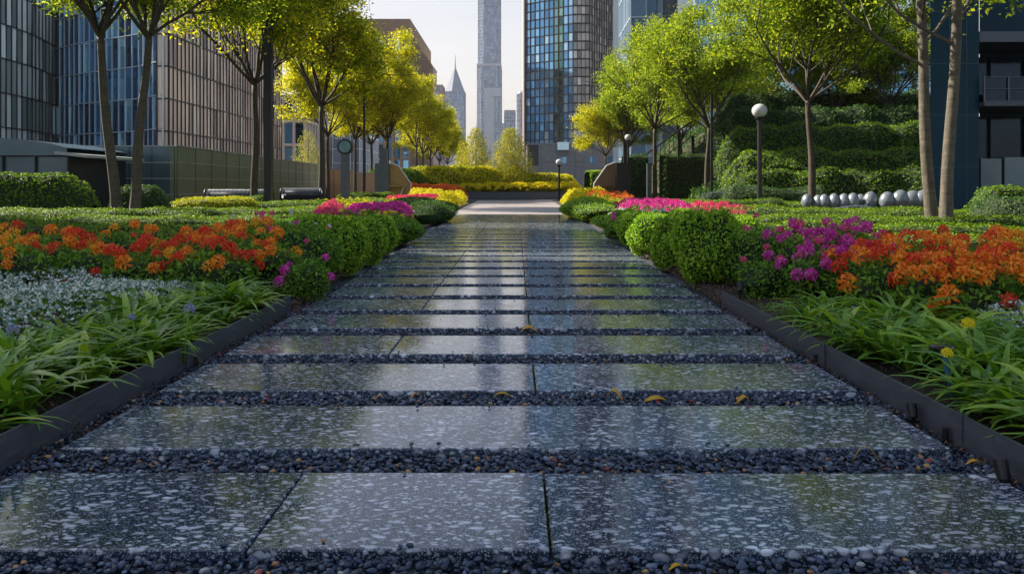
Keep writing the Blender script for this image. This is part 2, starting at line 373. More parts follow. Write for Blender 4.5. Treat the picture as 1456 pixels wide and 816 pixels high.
def path_pts(pts, step=.25):
    """smooth path through points"""
    pts = np.asarray(pts, float); d = np.r_[0, np.cumsum(np.linalg.norm(np.diff(pts,axis=0),axis=1))]
    t = np.linspace(0, d[-1], max(3,int(d[-1]/step)+1)); P = np.stack([np.interp(t, d, pts[:,i]) for i in range(2)],-1)
    for _ in range(int(1.2/step)):
        P[1:-1] = (P[:-2]+2*P[1:-1]+P[2:])/4
    return P
def foliage_mesh(V, Q, n, L, W, out=.5, jit=.5, core=.93, hole=0):
    mb = MB(); P, N = sample_surface(V, Q, n)
    cen = V.mean(0)
    if N.size and np.mean(np.sum((P-cen)*N,1)) < 0: N = -N
    P = P + N*rng.uniform(-.6,.25,(n,1))*L
    leaves(mb, P, N, L, W, out, jit)
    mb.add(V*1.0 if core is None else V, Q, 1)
    return mb
def inset(V, Q, amt):
    n = np.zeros_like(V); A,B,C,D = (V[Q[:,i]] for i in range(4)); fn = np.cross(C-A, D-B)
    for i in range(4): np.add.at(n, Q[:,i], fn)
    n = nrm(n); 
    if np.mean(np.sum((V-V.mean(0))*n,1)) < 0: n = -n
    return V - n*amt
def hedge_mesh(V, Q, n, L, W, out=.6, jit=.5, deep=1.0):
    mb = MB(); P, N = sample_surface(V, Q, n)
    if np.mean(np.sum((P-V.mean(0))*N,1)) < 0: N = -N
    P = P + N*rng.uniform(-deep,.15,(n,1))*L
    leaves(mb, P, N, L, W, out, jit)
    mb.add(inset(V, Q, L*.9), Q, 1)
    return mb
def hedge(name, label, pts, width, height, dens, leaf, mat, cat='hedge', group=None, z=0.03, amp=.04, round_=.5, seed=0, step=.25, out=.4, jit=.4):
    P = path_pts(pts, step); b = P.mean(0); P = P-b
    # round the two ends off
    n = len(P); e = np.minimum(np.arange(n), np.arange(n)[::-1])*step
    if round_ <= .25: e = e*0+9
    w = width*np.clip(np.sqrt(np.clip(e/(width*.4),0,1)),.25,1); h = height*np.clip(np.sqrt(np.clip(e/(height*.5),0,1)),.3,1)
    V, Q = strip_surface(P, w, h, amp, seed, round_)
    Ltot = step*n; area = Ltot*(width+2*height)*.85
    mb = hedge_mesh(V, Q, int(area*dens), leaf, leaf*.55, out, jit)
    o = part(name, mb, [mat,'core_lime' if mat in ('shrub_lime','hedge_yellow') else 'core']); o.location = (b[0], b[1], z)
    return tag(o, label, cat, group)
def patch_points(poly, n):
    poly = np.asarray(poly, float); lo, hi = poly.min(0), poly.max(0); out = []
    while sum(map(len,out)) < n:
        P = rng.uniform(lo, hi, (n*2,2)); ins = np.zeros(len(P), bool); j = len(poly)-1
        for i in range(len(poly)):
            xi,yi = poly[i]; xj,yj = poly[j]
            c = ((yi>P[:,1]) != (yj>P[:,1])) & (P[:,0] < (xj-xi)*(P[:,1]-yi)/(yj-yi+1e-12)+xi); ins ^= c; j = i
        out.append(P[ins])
    return np.concatenate(out)[:n]
def edge_dist(poly, P):
    poly = np.asarray(poly, float); d = np.full(len(P), 1e9)
    for i in range(len(poly)):
        a = poly[i-1]; b = poly[i]; ab = b-a; t = np.clip(((P-a)@ab)/(ab@ab),0,1)
        d = np.minimum(d, np.linalg.norm(P-(a+t[:,None]*ab),axis=1))
    return d
def mound_h(poly, P, h, soft, seed):
    Q3 = np.c_[P, np.zeros(len(P))]
    return h*np.sqrt(np.clip(edge_dist(poly,P)/soft,0,1))*(1+lump(Q3,.22,2.5,seed)) 
def cover(name, label, poly, h, dens, leaf, mat, soft=.3, seed=0, z=.03, kind='stuff', cat='ground cover', spread=.4, wid=.5):
    """leafy ground cover filling a patch"""
    poly = np.asarray(poly, float); A = abs(sum(poly[i-1][0]*poly[i][1]-poly[i][0]*poly[i-1][1] for i in range(len(poly))))/2
    n = int(A*dens); P = patch_points(poly, n); H = mound_h(poly, P, h, soft, seed)
    c = P.mean(0)
    P3 = np.c_[P-c, H*(1-spread*rng.random(n)**2)]
    N = np.tile((0,0,1.), (n,1)); mb = MB(); leaves(mb, P3, N, leaf, leaf*wid, .5, .8)
    o = part(name, mb, mat); o.location = (c[0], c[1], z)
    if kind == 'stuff': return stuff(o, label, cat)
    return tag(o, label, cat)

# flower heads ---------------------------------------------------------------
def floret(mb, c, d, r, petals, w, droop=.2, mi=0):
    d = np.asarray(d,float); d /= np.linalg.norm(d); u = np.cross(d, (0.3,.8,.1)); u /= np.linalg.norm(u); v = np.cross(d,u)
    for k in range(petals):
        a = 2*np.pi*k/petals+rng.uniform(-.2,.2); q = math.cos(a)*u+math.sin(a)*v; s = np.cross(d,q)
        rr = r*rng.uniform(.85,1.1)
        V = [c, c+q*rr*.55+s*rr*w+d*rr*.30, c+q*rr+d*rr*(.30-droop), c+q*rr*.55-s*rr*w+d*rr*.30]
        mb.add(V, [(0,1,2,3)], mi)
def head_mesh(name, R_, n, r, petals, w, flat=.7):
    """a cluster of florets, the head of one flower stem"""
    mb = MB()
    for i in range(n):
        z = 1-(i+.5)/n*1.25; a = i*2.399963+rng.uniform(-.3,.3); q = math.sqrt(max(0,1-z*z))
        d = np.array((q*math.cos(a), q*math.sin(a), z*.9+.15)); floret(mb, d*np.array((R_,R_,R_*flat)), d, r, petals, w)
    return mb.mesh(name)
def stem_mb(mb, a, b, r=.004, mi=0):
    a = np.asarray(a,float); b = np.asarray(b,float); m = (a+b)/2+rng.normal(size=3)*.02
    mb.tube([a,m,b], [r,r*.8,r*.7], 4, False, mi)

# ------------------------------------------------------------------ trees
def make_tree_meshes(seed, H=10., hf=4.6, cr=2.6, r0=.16, nclump=260, per=42, leaf=.15, lean=(0,0), drop=.35, clump=.34, lowlimb=0, lowz=3.3):
    r = np.random.default_rng(seed); wood = MB(); tips = []
    top = np.array((lean[0], lean[1], hf))
    tr = np.array([(lean[0]*t+math.sin(t*5+seed)*.05*t*(1-t)*4, lean[1]*t, hf*t) for t in np.linspace(0,1,14)])
    rad = r0*(1-.38*np.linspace(0,1,14)); rad[0] *= 1.45; rad[1] *= 1.12
    wood.tube(tr, rad, 12)
    zl = hf-drop; zc = zl+(H-zl)*.5; cc = np.array((lean[0]*1.15, lean[1]*1.15, zc)); er = np.array((cr, cr, (H-zl)*.53))
    def inside(p, s=1.):
        q = (p-cc)/(er*s); return (q[0]**2+q[1]**2) < max(0, 1-abs(q[2]*(1.0 if q[2]>0 else .93))**(2.0 if q[2]>0 else 4.0))
    def grow(p, d, L, rd, lvl):
        n = 6; pts=[p]; d = d/np.linalg.norm(d)
        for i in range(n):
            d = d + r.normal(size=3)*.10 + np.array((0,0,.05 if lvl<2 else .02)); d /= np.linalg.norm(d)
            p = p + d*L/n; pts.append(p)
        pts = np.array(pts); wood.tube(pts, np.linspace(rd, rd*.45, n+1), 7 if lvl==0 else 5, False)
        if lvl >= 1: tips.extend([pts[k] for k in range(2,n+1) if r.random() < .8])
        if lvl < 3:
            for k in range(3 if lvl else 4):
                i = r.integers(2, n+1); q = pts[i]
                if not inside(q, 1.05) : continue
                side = np.cross(d, r.normal(size=3)); side /= np.linalg.norm(side)
                grow(q, d+side*r.uniform(.55,1.0)+np.array((0,0,.12)), L*r.uniform(.5,.72), rd*.5, lvl+1)
    nl = 9
    for k in range(nl):
        a = 2*np.pi*(k*.618)+r.uniform(-.3,.3); el = (.62,.95,1.2)[k%3]+r.uniform(-.1,.1)
        st = tr[-1] + np.array((0,0,-.12*k/nl))
        grow(st, np.array((math.cos(a)*math.cos(el), math.sin(a)*math.cos(el), math.sin(el))), (cr*1.05 if k%3==0 else (H-hf)*.55)*r.uniform(.85,1.1), r0*.42*(1 if k%3 else .8), 0)
    for k in range(lowlimb):
        zz = lowz+(hf-lowz)*k/max(1,lowlimb); st = np.array([np.interp(zz, tr[:,2], tr[:,j]) for j in range(3)]); a = 2*np.pi*k*.618+3.0
        grow(st, np.array((math.cos(a)*.85, math.sin(a)*.85, .5)), cr*.95, r0*.30, 0)
    T = np.array([t for t in tips if inside(t,1.08)])
    if len(T) > nclump: T = T[r.choice(len(T), nclump, replace=False)]
    # fill-in clumps on the envelope, pulled to nearest tips, keep gaps
    while len(T) < nclump:
        d = r.normal(size=3); d /= np.linalg.norm(d); p = cc+er*np.array((d[0]*1.15,d[1]*1.15,r.uniform(-1,1)))*r.uniform(.45,1.0)
        if p[2] < zl or not inside(p): continue
        T = np.vstack([T, p])
    n = len(T)*per; C = np.repeat(T, per, 0); big = np.repeat(r.uniform(.6,1.35,len(T)), per)[:,None]
    P = C + r.normal(size=(n,3))*np.array((clump,clump,clump*.6))*big
    crown = MB(); N = nrm(r.normal(size=(n,3))*.7+np.array((0,0,.8)))
    leaves(crown, P, N, leaf, leaf*.55, .25, .35)
    return wood.mesh('trunk', True), crown.mesh('crown')
def tree(label, meshes, loc, rz, group, mats, sc=1., name='broadleaf_tree', cat='tree'):
    t = thing(name, label, cat, loc, rz, group); t.scale = (sc,)*3 if not isinstance(sc, tuple) else sc
    link('trunk', meshes[0], mats[0], t); link('crown', meshes[1], mats[1], t); return t

# ------------------------------------------------------------------ buildings
def facade(glass, bars, p0, p1, z0, z1, bay, floor, bw=.12, bd=.15, hw=.12, hd=.10, tilt=.012, gmi=None, base=(0,0), floor_off=0., skipv=False):
    p0 = np.array(p0,float)-base; p1 = np.array(p1,float)-base; u = p1-p0; L = np.linalg.norm(u); u /= L; nn = np.array((u[1],-u[0]))  # outward = right of travel
    nx = max(1,round(L/bay)); nz = max(1,round((z1-z0)/floor)); xs = np.linspace(0,L,nx+1); zs = np.linspace(z0,z1,nz+1)
    X0,Z0 = np.meshgrid(xs[:-1], zs[:-1]); X1,Z1 = np.meshgrid(xs[1:], zs[1:]); X0,X1,Z0,Z1=(q.ravel() for q in (X0,X1,Z0,Z1)); n=len(X0)
    def pt(x,z,o): return np.stack([p0[0]+u[0]*x+nn[0]*o, p0[1]+u[1]*x+nn[1]*o, z], -1)
    a = rng.normal(size=n)*tilt*(X1-X0); b = rng.normal(size=n)*tilt*(X1-X0)
    V = np.stack([pt(X0,Z0,-a-b), pt(X1,Z0,a-b), pt(X1,Z1,a+b), pt(X0,Z1,-a+b)],1).reshape(-1,3)
    Fq = np.arange(4*n).reshape(n,4)
    if gmi is None: glass.add(V, Fq, 0)
    else:
        mi = gmi((X0+X1)/2/L, (Z0-z0)/(z1-z0), n)
        for m in np.unique(mi):
            k = np.where(mi==m)[0]; VV = V.reshape(n,4,3)[k].reshape(-1,3); glass.add(VV, np.arange(len(VV)).reshape(-1,4), int(m))
    U = np.array((u[0],u[1],0)); Nn = np.array((nn[0],nn[1],0)); Z = np.array((0,0,1.))
    for x in ([] if skipv else xs):
        c = pt(np.array([x]), np.array([(z0+z1)/2]), bd/2)[0]; bars.obox(c, U*bw/2, Nn*(bd/2+.05), Z*(z1-z0)/2)
    for z in zs:
        c = pt(np.array([L/2]), np.array([z]), hd/2)[0]; bars.obox(c, U*(L/2+bw/2-.004), Nn*(hd/2+.046), Z*hw/2)
def building(name, label, poly, z1, bay, floor, gl='glass_far', mu='mullion_dark', z0=0., edges=None, body='stone_grey', roof='stone_grey', cat='building', parapet=0., group=None, **kw):
    """poly counter-clockwise; facades on the given edges, plain wall elsewhere"""
    poly = [np.array(p,float) for p in poly]; b = sum(poly)/len(poly); t = thing(name, label, cat, (b[0],b[1],0), 0, group)
    g = MB(); m = MB(); n = len(poly)
    for i in (range(n) if edges is None else edges):
        facade(g, m, poly[i], poly[(i+1)%n], z0, z1, bay, floor, base=b, **kw)
    cw = part('curtain_wall', g, gl if isinstance(gl,list) else [gl], t); part('mullions', m, mu, cw)
    inner = [tuple((p-b)*(1-1.0/max(8,np.linalg.norm(p-b)))) for p in poly]
    c = MB(); c.prism(inner, z0, z1-.4); part('wall', c, body, t)
    r = MB(); r.prism([tuple((p-b)*1.003) for p in poly], z1+.02, z1+.5+parapet); part('roof', r, roof, t)
    return t, b

# ================================================================== WORLD
AZ, EL = R(-66), R(36)
w = bpy.data.worlds.new("World"); S.world = w; w.use_nodes = True; nt = w.node_tree; nt.nodes.clear()
out = nt.nodes.new('ShaderNodeOutputWorld'); bg = nt.nodes.new('ShaderNodeBackground')
sky = nt.nodes.new('ShaderNodeTexSky'); sky.sky_type = 'NISHITA'; sky.sun_disc = False; sky.sun_elevation = EL; sky.sun_rotation = AZ
sky.air_density = 1.0; sky.dust_density = 2.0; sky.ozone_density = 1.0; sky.altitude = 0
hs = nt.nodes.new('ShaderNodeHueSaturation'); hs.inputs['Saturation'].default_value = 1.15; hs.inputs['Value'].default_value = 1.0
gm = nt.nodes.new('ShaderNodeGamma'); gm.inputs[1].default_value = .6; nt.links.new(sky.outputs[0], gm.inputs[0]); nt.links.new(gm.outputs[0], hs.inputs['Color'])
g_ = nt.nodes.new('ShaderNodeTexCoord'); sx_ = nt.nodes.new('ShaderNodeSeparateXYZ'); nt.links.new(g_.outputs['Generated'], sx_.inputs[0])
hfac = ramp(nt, sx_.outputs[2], [(0.02,(1,1,1)), (.16,(.62,.62,.62)), (.45,(0,0,0))])       # haze whitens and warms the low sky
tint = mixc(nt, 1.0, hs.outputs[0], (1.0,1.0,1.04), 'MULTIPLY')
h2 = nt.nodes.new('ShaderNodeHueSaturation'); h2.inputs['Saturation'].default_value = .18; nt.links.new(tint, h2.inputs['Color'])
tint = mixc(nt, hfac, tint, mixc(nt, 1.0, h2.outputs[0], (1.05,.945,.865), 'MULTIPLY'))
cl_ = noise(nt, coords(nt,(1,1,3.5),'Generated'), 2.6, 5, .55, .3)
tint = mixc(nt, 1.0, tint, ramp(nt, cl_, [(.35,(.93,.935,.95)), (.65,(1.04,1.035,1.03))]), 'MULTIPLY')
nt.links.new(tint, bg.inputs[0]); bg.inputs[1].default_value = .13; nt.links.new(bg.outputs[0], out.inputs[0])
sd = Vector((math.sin(AZ)*math.cos(EL), math.cos(AZ)*math.cos(EL), math.sin(EL)))
L = bpy.data.lights.new('sun', 'SUN'); L.energy = 5.0; L.angle = R(.5); L.color = (1,.90,.74)
lo = bpy.data.objects.new('sun', L); COL.objects.link(lo); lo.rotation_euler = sd.to_track_quat('Z','Y').to_euler(); lo.location = (-40,30,60)
cam = bpy.data.cameras.new('camera'); co = bpy.data.objects.new('camera', cam); COL.objects.link(co); S.camera = co
co.location = (0,0,1.0); co.rotation_euler = (R(90),0,0); cam.sensor_width = 36; cam.lens = F/1456*36
cam.shift_y = -143/1456; cam.shift_x = -6/1456; cam.clip_end = 6000; cam.clip_start = .05
S.view_settings.view_transform = 'Standard'; S.view_settings.look = 'None'; S.view_settings.exposure = 1.38; S.view_settings.gamma = 1
S.render.engine = 'CYCLES'

# ================================================================== GROUND AND PATH
g = MB(); g.add([(-3000,-600,-.09),(3000,-600,-.09),(3000,3500,-.09),(-3000,3500,-.09)], [(0,1,2,3)]); structure(part('ground', g, 'ground'))
g = MB(); g.add([(-1.9,-3,-.045),(1.9,-3,-.045),(2.3,28.2,-.045),(-2.4,28.2,-.045)], [(0,1,2,3)]); structure(part('path_bed', g, 'gravel'))
def soilsheet(name, poly):
    P = np.asarray(poly,float); g = MB(); g.prism([tuple(p) for p in P], -.085, .02); return structure(part(name, g, 'soil'))
soilsheet('planting_bed', [(-1.87,-3),(-1.87,6.4),(-2.0,9),(-2.1,16),(-2.5,28),(-2.75,54),(-60,54),(-60,-3)])
soilsheet('planting_bed', [(1.77,6.6),(1.77,-3),(60,-3),(60,54),(2.55,54),(2.1,28),(2.0,14),(1.86,9)])
g = MB(); g.add([(-12,28.0,-.03),(12,28.0,-.03),(12,75,-.03),(-12,75,-.03)], [(0,1,2,3)]); structure(part('pavement', g, 'paving'))
def slab(x0,x1,y0,y1):
    mb = MB(); b = .006; c = np.array(((x0+x1)/2,(y0+y1)/2)); hx=(x1-x0)/2; hy=(y1-y0)/2; t=.045
    j = rng.uniform(-.0025,.0025)
    ring = lambda e,z: [(-hx+e,-hy+e,z),(hx-e,-hy+e,z),(hx-e,hy-e,z),(-hx+e,hy-e,z)]
    V = ring(0,-.08)+ring(0,-b)+ring(b*.3,-b*.3)+ring(b,0)
    Q = [(4*r+i,4*r+(i+1)%4,4*r+4+(i+1)%4,4*r+4+i) for r in range(3) for i in range(4)]+[(12,13,14,15)]
    mb.add(V,Q); o = part('path_slab', mb, 'granite'); o.location=(c[0],c[1],j); o.rotation_euler=(rng.uniform(-.0012,.0012),rng.uniform(-.0008,.0008),0)
    structure(o)
Y0, PER, DEP = 2.134, .829, .575
for k in range(-3, 31):
    y = Y0+PER*k; t = max(0,(y-7)/20)
    xl = -1.745-.35*min(1,t)+rng.uniform(-.012,.012); xr = 1.672+.32*min(1,t)+rng.uniform(-.012,.012)
    cuts = {0:[-.745,.095], 1:[-.56], 2:[.095], 3:[-.76], 4:[.095], 5:[-.77]}.get(k, [-.78,.095] if k>5 else [.095])
    if k >= 1 and k <= 5 and k%2==1: cuts = cuts if k!=1 else []
    xs = [xl]+cuts+[xr]
    for a,b in zip(xs[:-1], xs[1:]): slab(a+.0035, b-.0035, y, y+DEP)
# pebbles between the slabs (near ones are real stones)
def ico(sub):
    import bmesh
    bm = bmesh.new(); bmesh.ops.create_icosphere(bm, subdivisions=sub, radius=1); V = np.array([v.co for v in bm.verts]); bm.verts.index_update()
    Fs = np.array([[v.index for v in f.verts] for f in bm.faces]); bm.free(); return V, Fs
I1, I2 = ico(1), ico(2)
def stones(mb, P, size, hi, flat=.62):
    V, Fs = I2 if hi else I1; n = len(P)
    s = size*rng.uniform(.6,1.35,(n,1))*np.stack([rng.uniform(.85,1.5,n), rng.uniform(.75,1.1,n), np.full(n,flat)*rng.uniform(.8,1.2,n)],-1)
    a = rng.uniform(0,np.pi,n); tl = rng.normal(size=n)*.35
    W = V[None]*s[:,None,:]
    x = W[...,0]*np.cos(tl)[:,None]-W[...,2]*np.sin(tl)[:,None]; z = W[...,0]*np.sin(tl)[:,None]+W[...,2]*np.cos(tl)[:,None]; y = W[...,1]
    ca,sa = np.cos(a)[:,None], np.sin(a)[:,None]
    W = np.stack([x*ca-y*sa, x*sa+y*ca, z],-1)+P[:,None,:]
    mb.add(W.reshape(-1,3), (Fs[None]+np.arange(n)[:,None,None]*len(V)).reshape(-1,3))
peb = MB()
for k in range(-2, 13):
    y1 = Y0+PER*k; y0 = y1-(PER-DEP); hi = k < 3
    n = 2600 if k < 4 else (1900 if k<8 else 1200)
    P = np.stack([rng.uniform(-1.84,1.74,n), rng.uniform(y0+.004,y1-.004,n), rng.uniform(-.040,-.020,n)],-1); stones(peb, P, .0098 if k<4 else .011, hi)
n = 2600                                   # the strips at the slab ends
for sx, x0, x1 in ((-1,-1.855,-1.76),(1,1.685,1.755)):
    P = np.stack([rng.uniform(x0,x1,n//2), rng.uniform(.4,7.5,n//2)**1., rng.uniform(-.042,-.024,n//2)],-1); stones(peb, P, .010, False)
n = 170; P = np.stack([rng.uniform(-1.72,1.65,n), Y0+PER*rng.integers(-1,6,n)+np.where(rng.random(n)<.5, rng.uniform(.005,.05,n), rng.uniform(DEP-.06,DEP-.005,n)), np.full(n,.006)],-1); stones(peb, P, .007, True)
stuff(part('gravel', peb, 'pebble', smooth=True), 'dark blue-grey pebbles filling the gaps between the slabs', 'gravel')
chips = MB()
def chip_zone(poly, n, z0, z1, size=.02):
    P = patch_points(poly, n); P = np.c_[P, rng.uniform(z0,z1,n)]; leaves(chips, P, np.tile((0,0,1.),(n,1)), size, size*.45, .2, .5, lift=.02)
chip_zone([(-1.86,.5),(-1.76,.5),(-1.76,7),(-1.86,7)], 1500, -.03, -.012, .022)
chip_zone([(1.69,.5),(1.76,.5),(1.76,6.6),(1.69,6.6)], 1000, -.03, -.012, .022)
chip_zone([(-2.4,6.2),(-1.76,6.2),(-1.88,9),(-1.95,14),(-2.3,14),(-2.4,9)], 7000, .02, .04, .024)
chip_zone([(1.69,6.5),(2.7,6.2),(2.7,8),(2.2,9.5),(2.1,14),(1.9,14),(1.74,9)], 9000, .02, .04, .024)
chip_zone([(-2.9,1.5),(-1.9,1.5),(-1.9,6.3),(-2.9,6.3)], 4000, .02, .035, .024)
chip_zone([(1.8,1.5),(2.9,1.5),(2.9,6.3),(1.8,6.3)], 4000, .02, .035, .024)
chip_zone([(-1.74,2.0),(1.66,2.0),(1.66,9),(-1.74,9)], 260, .003, .005, .012)
chip_zone([(-1.74,2.0),(-1.5,2.0),(-1.5,9),(-1.74,9)], 260, .003, .006, .016)
chip_zone([(1.45,2.0),(1.66,2.0),(1.66,9),(1.45,9)], 220, .003, .006, .016)
stuff(part('bark_mulch', chips, 'chip'), 'brown bark chips scattered along the path edges and under the plants', 'mulch')

# steel edging strips
def edging(label, x, y0, y1, joints, hgt):
    t = thing('steel_edging', label, 'edging', (x, y0, 0)); mb = MB(); ys = [y0]+joints+[y1]
    for i,(a,b) in enumerate(zip(ys[:-1], ys[1:])):
        q = MB(); n=8; yy = np.linspace(a,b-.004,n)-y0
        for s in range(n-1):
            d0 = .006*math.sin(yy[s]*1.3); d1=.006*math.sin(yy[s+1]*1.3)
            q.obox(((d0+d1)/2, (yy[s]+yy[s+1])/2, (hgt-.07)/2), (.005,0,0), ((d1-d0)/2,(yy[s+1]-yy[s])/2,0), (0,0,(hgt+.07)/2))
        part('strip', q, 'edging', t)
    sg = 1 if x < 0 else -1
    for j in joints:
        q = MB(); q.box(sg*.004, sg*.016, j-y0-.03, j-y0+.03, -.05, hgt+.004); part('joint_plate', q, 'edging', t)
        q = MB(); q.tube([(sg*.03,j-y0+.06,-.06),(sg*.03,j-y0+.06,.03)], .012, 8); part('stake', q, 'black_metal', t)
    return t
edging('long dark steel edging strip on the left of the path, holding back the strap leaves', -1.855, -.5, 6.35, [1.5,4.35], .105)
edging('long dark steel edging strip on the right of the path, under the strap leaves', 1.755, -.5, 6.6, [3.05,4.4], .105)

# fallen leaves on the path
def fallen(label, px, py, size, z, bend):
    Y = F*(1-z)/(py-265); x = PX(px,Y); mb = MB(); n = 6
    c = np.array([(size*(i/n-.5), 0, bend*size*math.sin(i/n*np.pi)) for i in range(n+1)]); wv = size*.16*np.sin(np.linspace(.12,np.pi-.05,n+1))
    V = np.concatenate([c+np.stack([0*wv,wv,wv*.3],-1), c-np.stack([0*wv,wv,-wv*.3],-1)])
    mb.add(V, [(i,i+1,n+2+i,n+1+i) for i in range(n)]); o = part('fallen_leaf', mb, 'fallen'); o.location=(x,Y,z+.004); o.rotation_euler=(rng.uniform(-.4,.4),0,rng.uniform(-.8,.8))
    tag(o, label, 'leaf')
gz = -.028
for a in [('curled yellow leaf on the gravel three rows of gaps up, near the centre line',752,474,.13,gz,.35),
 ('small yellow leaf on the gravel left of the centre line, fourth gap from the front',668,513,.07,gz,.4),
 ('amber leaf leaning on gravel in the third gap, left of the centre line',592,566,.07,gz,.3),
 ('flat yellow leaf in the third gravel gap, just left of the middle seam',714,565,.09,gz,.2),
 ('upright curled yellow leaf in the third gravel gap, right of the middle seam',874,570,.09,gz,.6),
 ('long thin yellow leaf in the third gravel gap, right of the curled one',932,571,.12,gz,.12),
 ('crumpled bright yellow leaf in the third gravel gap, near the right slab end',1056,573,.08,gz,.4),
 ('bent yellow leaf standing on the second gravel gap at the right',1232,661,.10,gz,.6),
 ('pale yellow scrap lying on the front slab right of the middle',948,686,.05,.002,.1),
 ('pale yellow scrap lying on the front slab far to the right',1320,685,.06,.002,.1),
 ('tiny orange leaf in the second gravel gap at the far right by the edging',1385,662,.06,gz,.3),
 ('yellow leaf half buried in the front gravel right of the middle',962,812,.05,gz,.3),
 ('orange leaf lying in the third gravel gap at the left',540,567,.045,gz,.3)]: fallen(*a)

# ================================================================== STRAP-LEAF PLANTS
def strap_plant(seed, n=34, L=.5, W=.02):
    mb = MB(); r = np.random.default_rng(seed); K = 7
    for i in range(n):
        a = r.uniform(0,2*np.pi); el = r.uniform(.8,1.45); l = L*r.uniform(.6,1.15); w = W*r.uniform(.7,1.3)
        d = np.array((math.cos(a),math.sin(a))); s = np.array((-d[1],d[0],0)); p = np.array((d[0]*.02,d[1]*.02,0.)); V=[]; e=el; tw = r.uniform(-.4,.4)
        for k in range(K):
            t = k/(K-1); ww = w*(1-t**2.2)*(.75+.5*math.sin(min(1,t*2)*1.57)) * .5+.0006
            nn = np.array((-math.sin(e)*d[0], -math.sin(e)*d[1], math.cos(e)))
            sv = s*math.cos(tw*t)+nn*math.sin(tw*t)
            V += [p+sv*ww+nn*ww*.35, p-nn*ww*.1, p-sv*ww+nn*ww*.35]
            p = p+np.array((d[0]*math.cos(e), d[1]*math.cos(e), math.sin(e)))*l/(K-1); e -= r.uniform(.12,.34)+.18*t
            if p[2] < .02: p[2] = .02
        Q=[]
        for k in range(K-1): b=3*k; Q += [(b,b+1,b+4,b+3),(b+1,b+2,b+5,b+4)]
        mb.add(V,Q)
    return mb.mesh('strap_leaves', True)
SP = [strap_plant(100+i, 36, .42+.05*(i%3), .028+.006*(i%3)) for i in range(6)]
def straps(zone, n, label, group, zs=.75, mind=.13, sc=(.8,1.15)):
    pts=[]; cand = patch_points(zone, n*30)
    for p in cand:
        if all((p[0]-q[0])**2+(p[1]-q[1])**2 > mind**2 for q in pts): pts.append(p)
        if len(pts)>=n: break
    for p in pts:
        o = link('strap_leaf_plant', SP[rng.integers(6)], 'strap'); o.location=(p[0],p[1],.02); o.rotation_euler=(0,0,rng.uniform(0,6.3)); s=rng.uniform(*sc); o.scale=(s,s,s*zs)
        tag(o, label, 'plant', group)
straps([(-2.75,1.3),(-2.02,1.3),(-2.02,6.5),(-2.5,7.0),(-2.75,5)], 62, 'clump of long glossy green strap leaves behind the left steel edging', 'strap-leaf clumps along the left edging')
straps([(1.95,1.6),(2.9,1.6),(3.1,4.6),(2.4,6.0),(1.95,6.0)], 66, 'clump of long glossy green strap leaves behind the right steel edging', 'strap-leaf clumps along the right edging')
straps([(-2.75,11.6),(-2.1,11.6),(-2.2,15.5),(-3.0,15.5)], 16, 'arching strap-leaf clump on the left of the path beyond the clipped balls', 'strap-leaf clumps beyond the left clipped balls', .8, .2)

# agapanthus-like buds and yellow seed heads on stalks
def stalk(label, x, y, h, lean, mat, r=.022, name='flower_stalk', n=14):
    t = thing(name, label, 'flower', (x,y,.02)); s = MB(); tip = np.array((lean[0],lean[1],h))
    s.tube([(0,0,0),(lean[0]*.3,lean[1]*.3,h*.55),tip], [.006,.005,.004], 6); part('stem', s, 'strap', t, True)
    hd = link('flower_head', head_mesh('flower_head', r, n, r*.9, 5, .3, 1.2), mat, t); hd.location = tip
stalk('yellow flower head on a bent stalk above the right strap leaves', PX(1385,3.7), 3.7, PZ(462,3.7)-.02, (-.03,0), 'petal_yellow')
stalk('lower yellow bud drooping over the right strap leaves', PX(1370,3.35), 3.35, PZ(505,3.35)-.02, (-.06,.02), 'petal_yellow', .018)
stalk('pale lilac drooping flower on a stalk over the left strap leaves, nearest the edging', PX(262,4.3), 4.3, PZ(440,4.3)-.02, (.03,.0), 'petal_lilac', .022)
stalk('pale lilac bud on a stalk among the left strap leaves, farther from the edging', PX(195,4.4), 4.4, PZ(452,4.4)-.02, (-.03,0), 'petal_lilac', .016)
stalk('lilac flower head at the left edge among the strap leaves', PX(18,3.6), 3.6, PZ(470,3.6)-.02, (0,0), 'petal_lilac', .02)
stalk('small blue-white bud poking up between the right strap leaves', PX(1210,5.0), 5.0, PZ(440,5.0)-.02, (.02,0), 'petal_lilac', .014)
stalk('single yellow spire rising behind the orange flowers on the left', PX(209,8.6), 8.6, .52, (0,0), 'petal_amber', .025)

# ================================================================== FLOWERING PLANTS
FL = {}
def heads(key, mat, R_, n, r, petals, w, k=4):
    FL[key] = []
    for i in range(k):
        me = head_mesh('flower', R_*rng.uniform(.8,1.15), n, r, petals, w); me.materials.append(M[mat]); FL[key].append(me)
heads('orange','petal_orange',.034,8,.058,5,.17); heads('red','petal_red',.034,7,.055,5,.17); heads('amber','petal_amber',.030,6,.056,5,.18)
heads('magenta','petal_magenta',.028,8,.045,5,.19); heads('pink','petal_pink',.022,6,.036,6,.22); heads('white','silver',.018,6,.018,5,.3)
def bush_mesh(rx, ry, h, n, leaf, seed, wid=.5):
    V, Q = ball_surface(rx, ry, h*.56, .12, seed, zc=h*.46); mb = MB(); P, N = sample_surface(V, Q, n)
    if np.mean(np.sum((P-V.mean(0))*N,1)) < 0: N=-N
    P = P - N*(rng.random((n,1))**1.5)*h*.25; leaves(mb, P, N, leaf, leaf*wid, .5, .8)
    mb.add(inset(V,Q,h*.16), Q, 1); return mb, V, Q
